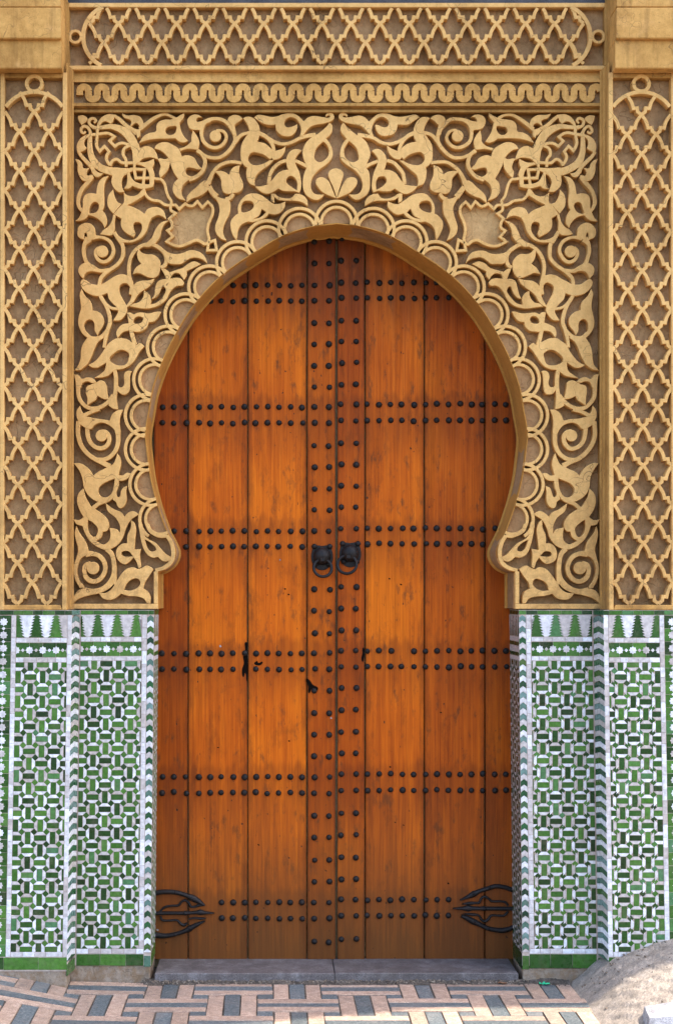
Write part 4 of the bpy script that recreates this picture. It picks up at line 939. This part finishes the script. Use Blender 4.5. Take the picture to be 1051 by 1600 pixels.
    border_run(j, 127, 1482.6, 230, 1490.4, t, mir, vertical=False, lo=13, hi=20)
    border_run(j, 222.6, 960.8, 230, 1482.2, t, mir)
    border_run(j, 127, 1491, 230, bot, t, mir, 'base_tile', M['green'], False, 30, 40)
    chevrons(j, 230.6, 240.8, 961, 1488, t, mir)
    put(j, 'base_tile', rect(230.6, 1493.5, 240.8, bot+1.5), t, M['dgreen'], mir)
    # reveal: many tiny tiles seen edge-on, joined
    vv, ff, mi = [], [], []
    sgn = 1 if mir else -1
    Xr = abs(W(241.1, 960, 0)[0])
    def quadpoly(pl, m_):
        b0 = len(vv)
        for u, y in pl:
            xx = abs(W(warp(241.1, y), y, 0)[0]) - .5
            vv.append((sgn*xx*S, u*S, W(0, y, 0)[1]*S))
        ff.append(tuple(range(b0, len(vv)))); mi.append(m_)
    def tile(pl, m_): quadpoly(pl, m_)
    for nm, pl, m_, key in pattern(1.5, 1032.6, 93, 1490, 10.5, 1056, 19.1, 18.96): tile(pl, 0 if m_ is M['green'] else 1)
    for a in range(6):
        xa = 1.5 + a*15.2; tile([(xa+4, 962), (xa+8, 962), (xa+11.5, 994.5), (xa+.5, 994.5)], 0); tile([(xa+8.4, 962), (xa+18.8, 962), (xa+15.4, 994.5), (xa+11.9, 994.5)], 1)
        tile(rect(xa+.3, 995.5, xa+14.8, 1002.5), 1); tile(rect(xa+.3, 1025.8, xa+14.8, 1032), 1)
        tile(rect(xa+.3, 1003, xa+14.8, 1009), 0); tile(rect(xa+.3, 1009.5, xa+14.8, 1019), 1); tile(rect(xa+.3, 1019.5, xa+14.8, 1025), 0)
        tile(rect(xa+.3, 1490.5, xa+14.8, bot+2), 0); tile(rect(xa+.3, 954, xa+14.8, 960.5), 0)
    me = bpy.data.meshes.new('reveal'); me.from_pydata(vv, [], ff); me.materials.append(M['green']); me.materials.append(M['white'])
    me.polygons.foreach_set('material_index', mi); me.update()
    rv = link('reveal_tiles', me, j); rv['kind'] = 'stuff'
for mir in (False, True): dado(mir)

# ================================================================ door
random.seed(8)
DT = 95.0
def dome_mesh(r, h, material, seg=10, rings=4):
    v = []; f = []
    for i in range(rings):
        a = i/rings*R(90)
        for k in range(seg):
            b_ = k/seg*2*math.pi; v.append((r*math.cos(a)*math.cos(b_)*S, -h*math.sin(a)*S, r*math.cos(a)*math.sin(b_)*S))
    v.append((0, -h*S, 0))
    for i in range(rings-1):
        for k in range(seg): f.append((i*seg+k, i*seg+(k+1) % seg, (i+1)*seg+(k+1) % seg, (i+1)*seg+k))
    for k in range(seg): f.append(((rings-1)*seg+k, (rings-1)*seg+(k+1) % seg, rings*seg))
    return mesh(v, f, material, True)
stud_me = dome_mesh(5.0, 4.8, M['stud'], 12, 4)
boss_me = dome_mesh(14.5, 14, M['iron'], 24, 7)
def ring_mesh(r, tr, material, n1=28, n2=8):
    v = []; f = []
    for i in range(n1):
        a = i/n1*2*math.pi
        for k in range(n2):
            b_ = k/n2*2*math.pi; rr = r + tr*math.cos(b_); v.append((rr*math.sin(a)*S, tr*math.sin(b_)*S, rr*math.cos(a)*S))
    for i in range(n1):
        for k in range(n2): f.append((i*n2+k, ((i+1) % n1)*n2+k, ((i+1) % n1)*n2+(k+1) % n2, i*n2+(k+1) % n2))
    return mesh(v, f, material, True)
def plank(name, x0, x1, t, parent, m_, ytop=330, ybot=1498.5):
    """upright board with a few cross cuts so that its edges waver"""
    k = 1 + t/D; n = 14; g = .85
    X0, Z0 = W(x0+g, ybot, t); X1, Z1 = W(x1-g, ytop, t)
    v = []; f = []; ph = random.uniform(0, 6)
    for i in range(n+1):
        z = Z0 + (Z1-Z0)*i/n; a = .3*math.sin(i*1.3+ph); b_ = .3*math.sin(i*.9+ph*2)
        v += [((X0+a)*S, .9*S, z*S), ((X0+a+.9)*S, 0, z*S), ((X1+b_-.9)*S, 0, z*S), ((X1+b_)*S, .9*S, z*S), ((X1+b_)*S, 9*S, z*S), ((X0+a)*S, 9*S, z*S)]
    for i in range(n):
        for q in range(6): f.append((i*6+q, i*6+(q+1) % 6, (i+1)*6+(q+1) % 6, (i+1)*6+q))
    f.append((0, 1, 2, 3, 4, 5)); f.append(tuple(range(n*6+5, n*6-1, -1)))
    return link(name, mesh(v, f, m_), parent, (0, t*S, 0))
def arch_top(px):        # lowest visible height of the soffit at the door plane, in pixels
    return 0
LEAF = {
 'left': dict(edges=[(240, 294), (294, 387), (387, 479.5)], strip=(479.5, 524.6), cols=[254, 272, 291, 311, 328.5, 346, 364, 382, 400, 418, 436, 454, 472], sc=(491, 514), dy=0.0),
 'right': dict(edges=[(570, 662.5), (662.5, 757), (757, 812)], strip=(526.2, 570), cols=[573.5, 592, 610, 627.5, 646.5, 664.5, 682, 700.5, 718, 736, 753.5, 772, 790], sc=(533, 556), dy=-4.2)}
SINGLE = [377, 411.5, 505, 538, 571.5, 605, 696.5, 730, 764, 797, 921.5, 955, 989.5, 1079, 1114, 1148, 1182, 1274.5, 1309, 1344, 1378, 1471.5]
def visible(px, py):     # is this door-plane pixel inside the arch as the camera sees it
    k = 1 + DT/D; X = (px-CX)*k + CX; Y = CY - (CY-py)*k
    return inside(X, Y) or (Y > 950)
def tube(name, pts, t, dome, parent, material):
    return ribbon(name, pts, t-dome, dome, .5, material, parent, dome=dome*.9, sub=4)
for side, d in LEAF.items():
    xm = (d['strip'][0] + d['edges'][1][0])/2
    o = thing('door_leaf', '%s leaf of the studded orange timber double door' % side, 'door', (W(xm, 1498, DT)[0]*S, DT*S, W(xm, 1498.5, DT)[1]*S), 'leaves of the double door')
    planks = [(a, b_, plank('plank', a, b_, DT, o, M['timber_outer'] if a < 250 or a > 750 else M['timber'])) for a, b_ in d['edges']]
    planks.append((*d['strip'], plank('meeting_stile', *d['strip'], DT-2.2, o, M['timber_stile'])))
    def stud(x, y):
        if not visible(x, y): return
        for a, b_, p_ in planks:
            if a <= x <= b_: break
        jx, jy = random.gauss(0, .5), random.gauss(0, .5)
        t = DT - (2.2 if p_.name.startswith('meeting') else 0)
        X, Z = W(x+jx, y+jy, t); s_ = random.uniform(.9, 1.08)
        link('stud', stud_me, p_, (X*S, t*S, Z*S), (R(random.gauss(0, 6)), 0, R(random.gauss(0, 6))), (s_, s_, s_*random.uniform(.95, 1.05)))
    for ri, (ya, yb) in enumerate(ROWS):
        for x in d['cols']:
            if ri == 5 and (x < 335 or x > 712): continue
            for y in (ya, yb):
                if side == 'right' and ri == 3 and y == ya and x == 627.5: continue
                if side == 'left' and ri == 3 and y == yb and x == 382: continue
                stud(x, y + d['dy'])
        for x in d['sc']:
            for y in (ya, yb):
                if ri == 2 and y == yb: continue
                stud(x, y + d['dy'])
    for y in SINGLE:
        for x in d['sc']: stud(x, y + d['dy'])
    # knocker
    bx, by, rx, ry_, rr = (503, 867, 504, 887.5, 14.6) if side == 'left' else (547, 862.5, 542, 882, 15.4)
    t = DT - 2.2
    tp = smooth([(bx-14, by-13, c), (bx-8, by-15), (bx, by-14), (bx+8, by-15), (bx+14, by-13, c), (bx+17, by+1), (bx+16, by+11), (bx+10.5, by+20), (bx, by+24), (bx-10.5, by+20), (bx-16, by+11), (bx-17, by+1)])
    kn = piece('door_knocker', tp, t-1.5, 1.6, .7, M['iron'], o); kn['label'] = 'black iron boss with a hanging ring'
    X, Z = W(bx, by+2, t-1.5); link('boss', boss_me, kn, (X*S, (t-1.5)*S, Z*S))
    for ex, ey in ((-12, -13), (12, -13), (-10.5, 15), (10.5, 15)):
        X, Z = W(bx+ex, by+ey, t-1.5); link('rivet', stud_me, kn, (X*S, (t-1.5)*S, Z*S), (0, 0, 0), (.92, .92, .92))
    X, Z = W(rx, ry_, t-12); link('ring', ring_mesh(rr, 2.5, M['iron']), kn, (X*S, (t-13)*S, Z*S), (R(-16), 0, R(6 if side == 'left' else -8)))
    X, Z = W((bx+rx)/2, by+7.5, t-13); box('lug', X-3, X+3, t-18, t-8, Z-3, Z+3, M['iron'], kn, .8)
    # hinge
    if side == 'left':
        ox, oy = 238, 1370
        HS = [[(-20,555,48),(250,550,45),(460,550,45),(490,550,60),(520,550,45),(660,540,45),(710,538,72),(780,545,45),(850,546,30),(925,548,10)],
              [(0,270,60),(100,240,62),(200,232,60),(340,240,58),(480,275,55),(540,300,62),(600,325,82),(700,380,60),(785,436,15)],
              [(0,860,70),(100,885,70),(200,890,60),(340,865,52),(480,820,56),(560,780,74),(620,745,60),(700,705,45),(785,668,15)],
              [(110,530,25),(180,460,28),(300,437,28),(390,430,30),(440,375,30),(490,355,32),(540,390,32),(580,450,32),(640,450,28),(690,430,40),(760,432,18)],
              [(120,590,25),(150,650,30),(250,658,28),(370,655,28),(430,710,35),(480,725,40),(520,690,20)], [(550,632,22),(640,620,28),(720,628,36),(800,624,15)]]
        names = ['hinge_bar', 'hinge_arm', 'hinge_arm', 'hinge_scroll', 'hinge_scroll', 'hinge_scroll']
    else:
        ox, oy = 696, 1370
        HS = [[(1080,485,50),(700,482,50),(600,482,52),(575,482,64),(550,482,52),(400,480,56),(340,480,84),(270,480,50),(180,480,30),(105,480,10)],
              [(1080,240,60),(970,195,60),(860,160,56),(740,150,55),(640,180,56),(520,215,50),(470,240,60),(420,265,78),(330,310,45),(215,355,15)],
              [(1080,730,60),(970,780,60),(860,810,66),(740,800,60),(620,775,56),(500,715,62),(410,675,78),(310,620,60),(235,590,45)],
              [(930,430,30),(890,385,30),(800,370,28),(690,370,30),(640,330,32),(580,300,32),(530,330,32),(500,390,32),(440,395,30),(370,400,45),(245,410,12)],
              [(930,520,30),(880,580,30),(780,585,28),(680,585,30),(630,645,35),(580,670,35),(530,640,32),(490,580,28),(400,570,40),(275,555,15)]]
        names = ['hinge_bar', 'hinge_arm', 'hinge_arm', 'hinge_scroll', 'hinge_scroll']
    s_ = 110/1051
    hb = None
    for nm, l in zip(names, HS):
        th = 5.5 if nm != 'hinge_scroll' else 3.2
        q = tube(nm if hb else 'strap_hinge', [(ox + x*s_, oy + y*s_, w_*s_*1.18) for x, y, w_ in l], DT, th, hb or o, M['iron'])
        if hb is None: hb = q; q['label'] = 'black wrought iron strap hinge of three pointed arms'
    for (px_, py_) in (((274, 1395), (288, 1427.5), (274, 1461), (299, 1404), (297, 1451)) if side == 'left' else ((764, 1387), (757, 1420.5), (762, 1452), (739, 1397), (740, 1441))):
        X, Z = W(px_, py_, DT-5); link('hinge_nail', stud_me, hb, (X*S, (DT-4.6)*S, Z*S), (0, 0, 0), (.5, .5, .5))

# worn places in the boards
random.seed(31)
def gouge(side_x, pts, m_, name='gouge'):
    par = None
    for o_ in bpy.data.objects:
        if o_.name.startswith(('plank', 'meeting_stile')) and o_.data:
            xs_ = [v_.co.x for v_ in o_.data.vertices]
            if min(xs_) <= W(side_x, 1000, DT)[0]*S <= max(xs_): par = o_
    t = DT - (2.2 if par.name.startswith('meeting') else 0)
    piece(name, smooth([hand(q, .35) for q in pts]), t-.25, .4, .1, m_, par)
gouge(383, [(384.5,1003),(386.6,1018),(387.3,1040),(386.8,1060),(385,1064),(383.5,1052),(380.5,1058),(379,1046),(381,1036),(379.5,1026),(383,1018)], M['dark'])
gouge(487, [(478.8,1060),(484,1063),(489,1070),(496,1075),(494,1080),(487,1077),(482,1083),(481,1073)], M['dark'])
gouge(404, [(397,1036),(402,1033),(404,1036),(410,1034),(407,1039),(401,1040)], M['dark'])
gouge(565, [(566.4,1012),(568.4,1020),(567,1034),(564.5,1030),(566,1021)], M['dark'])
for x, y in ((344, 1010), (517, 1122), (437, 875), (246.5, 1453)): gouge(x if x > 248 else 252, [(x-1.4,y),(x,y-1.8),(x+1.8,y-.3),(x+.8,y+1.6)], M['kerb'], 'paint_chip')
for x, y in ((608,905),(626,913),(445,920),(451,929),(341,1168),(609,1198),(688,1113),(617,1285),(630,1289),(404,1320),(700,1380),(452,1158)):
    gouge(x, [(x-1.7,y-.4),(x,y-1.1),(x+1.8,y+.2),(x+.3,y+1.2)], M['dark'])
# ================================================================ threshold
random.seed(9)
ts = (GY - CY) - (1498.3 - CY)*(1 + DT/D)
xl, xr = W(241.8, 1500, 0)[0] + .6, -(W(241.8, 1500, 0)[0] + .6)
for nm, a, b_, fr in (('left', xl, -3.5, -3.0), ('right', -2.5, xr, -2.2)):
    st = box('threshold_slab', a, b_, fr, DT+8, -2, ts + (0 if nm == 'left' else .25), M['sill'], None, 1.2)
    tag(st, '%s grey stone slab of the worn doorstep under the door' % nm, 'doorstep', 'doorstep slabs')

# ================================================================ small litter
def pebbles(name, spots, material):
    vv = []; ff = []
    for (x, y, z, r) in spots:
        b0 = len(vv); n = 5
        sx, sy, sz = (random.uniform(.6, 1.3) for _ in range(3)); ro = random.uniform(0, 6)
        for zz2, rr in ((-.4, .7), (.25, 1.0), (.8, .5)):
            for k in range(n):
                a = ro + k/n*2*math.pi + zz2; q = rr*random.uniform(.75, 1.2)
                vv.append(((x + r*sx*q*math.cos(a))*S, (y + r*sy*q*math.sin(a))*S, (z + r*sz*zz2*.8)*S))
        for l in range(2):
            for k in range(n): ff.append((b0+l*n+k, b0+l*n+(k+1) % n, b0+(l+1)*n+(k+1) % n, b0+(l+1)*n+k))
        ff.append(tuple(b0+2*n+k for k in range(n)))
    return link(name, mesh(vv, ff, material))
sp = []
for _ in range(750):        # along the doorstep front
    x = random.uniform(-300, 300); q_ = 2 + abs(random.gauss(0, 6)); sp.append((x, -q_, max(.3, 4.6 - q_*.33), random.choice((.6, .9, 1.3, 1.9, 2.4))))
for _ in range(160): sp.append((random.uniform(-405, -280), -2 - abs(random.gauss(0, 6)), .2, random.choice((.5, .8, 1.2))))
for _ in range(70): sp.append((random.gauss(-396, 9), -9 - abs(random.gauss(0, 8)), .2, random.choice((.8, 1.3, 2.0))))
for _ in range(260): sp.append((random.uniform(285, 372), -3 - abs(random.gauss(0, 7)), .3, random.choice((.6, 1.0, 1.5))))
for _ in range(900):
    x, y = random.uniform(-560, 360), -random.uniform(8, 330); sp.append((x, y, gh(x, y)+.1, random.choice((.3, .4, .6))))
for _ in range(130):
    x, y = random.uniform(372, 560), -48 - abs(random.gauss(0, 60)); sp.append((x, y, ramp_h(x, y)+.6, random.choice((.6, .9, 1.4, 2.4))))
gv = pebbles('gravel', sp, M['pebble']); tag(gv, 'loose grit and pebbles swept against the doorstep', 'gravel', kind='stuff')
# crumpled green wrapper by the right jamb
wx, wy = W(849, 1527, -12)[0], -16.0
vv = []; ff = []; nu, nv = 9, 5
for i in range(nu):
    for k in range(nv):
        pin = 1 - .55*math.exp(-((i-2)**2)/1.2) - .4*math.exp(-((i-7)**2)/1.0)
        vv.append(((wx - 8 + i*2 + random.gauss(0, .3))*S, (wy + (k-2)*2.2*pin)*S, (1.2 + (2.6 + random.gauss(0, .8))*pin*(1-((k-2)/2.6)**2) + .4*math.sin(i*2.1))*S))
for i in range(nu-1):
    for k in range(nv-1): ff.append((i*nv+k, (i+1)*nv+k, (i+1)*nv+k+1, i*nv+k+1))
wr = link('candy_wrapper', mesh(vv, ff, M['wrap'])); tag(wr, 'crumpled bright green wrapper lying by the right jamb', 'litter')
# dry leaf
lx, ly = W(783, 1530, -6)[0], -14.0
vv = []; ff = []
for i in range(7):
    wd = 3.4*math.sin(math.pi*(i+.4)/7)
    for k in (-1, 0, 1): vv.append(((lx-7+i*2.3)*S, (ly + k*wd)*S, (1.6 + abs(k)*1.8 + .8*math.sin(i*1.1))*S))
for i in range(6):
    for k in range(2): ff.append((i*3+k, (i+1)*3+k, (i+1)*3+k+1, i*3+k+1))
lfo = link('dry_leaf', mesh(vv, ff, M['leaf'])); tag(lfo, 'curled dry brown leaf lying in front of the doorstep', 'leaf')
# pale stone at the lower right corner
kx, ky = 446, -296
ks = []
for (x, y, z) in [(-40,-30,0),(45,-34,0),(52,28,0),(-34,24,0),(-36,-27,26),(40,-30,34),(46,24,40),(-30,20,30),(0,-2,42)]:
    ks.append(((x+random.gauss(0,2))*S, (y+random.gauss(0,2))*S, z*S))
kf = [(0,1,5,4),(1,2,6,5),(2,3,7,6),(3,0,4,7),(4,5,8),(5,6,8),(6,7,8),(7,4,8)]
ko = link('kerb_stone', mesh(ks, kf, M['kerb']), None, (kx*S, ky*S, 4*S)); tag(ko, 'pale rough stone block at the lower right corner', 'stone block')
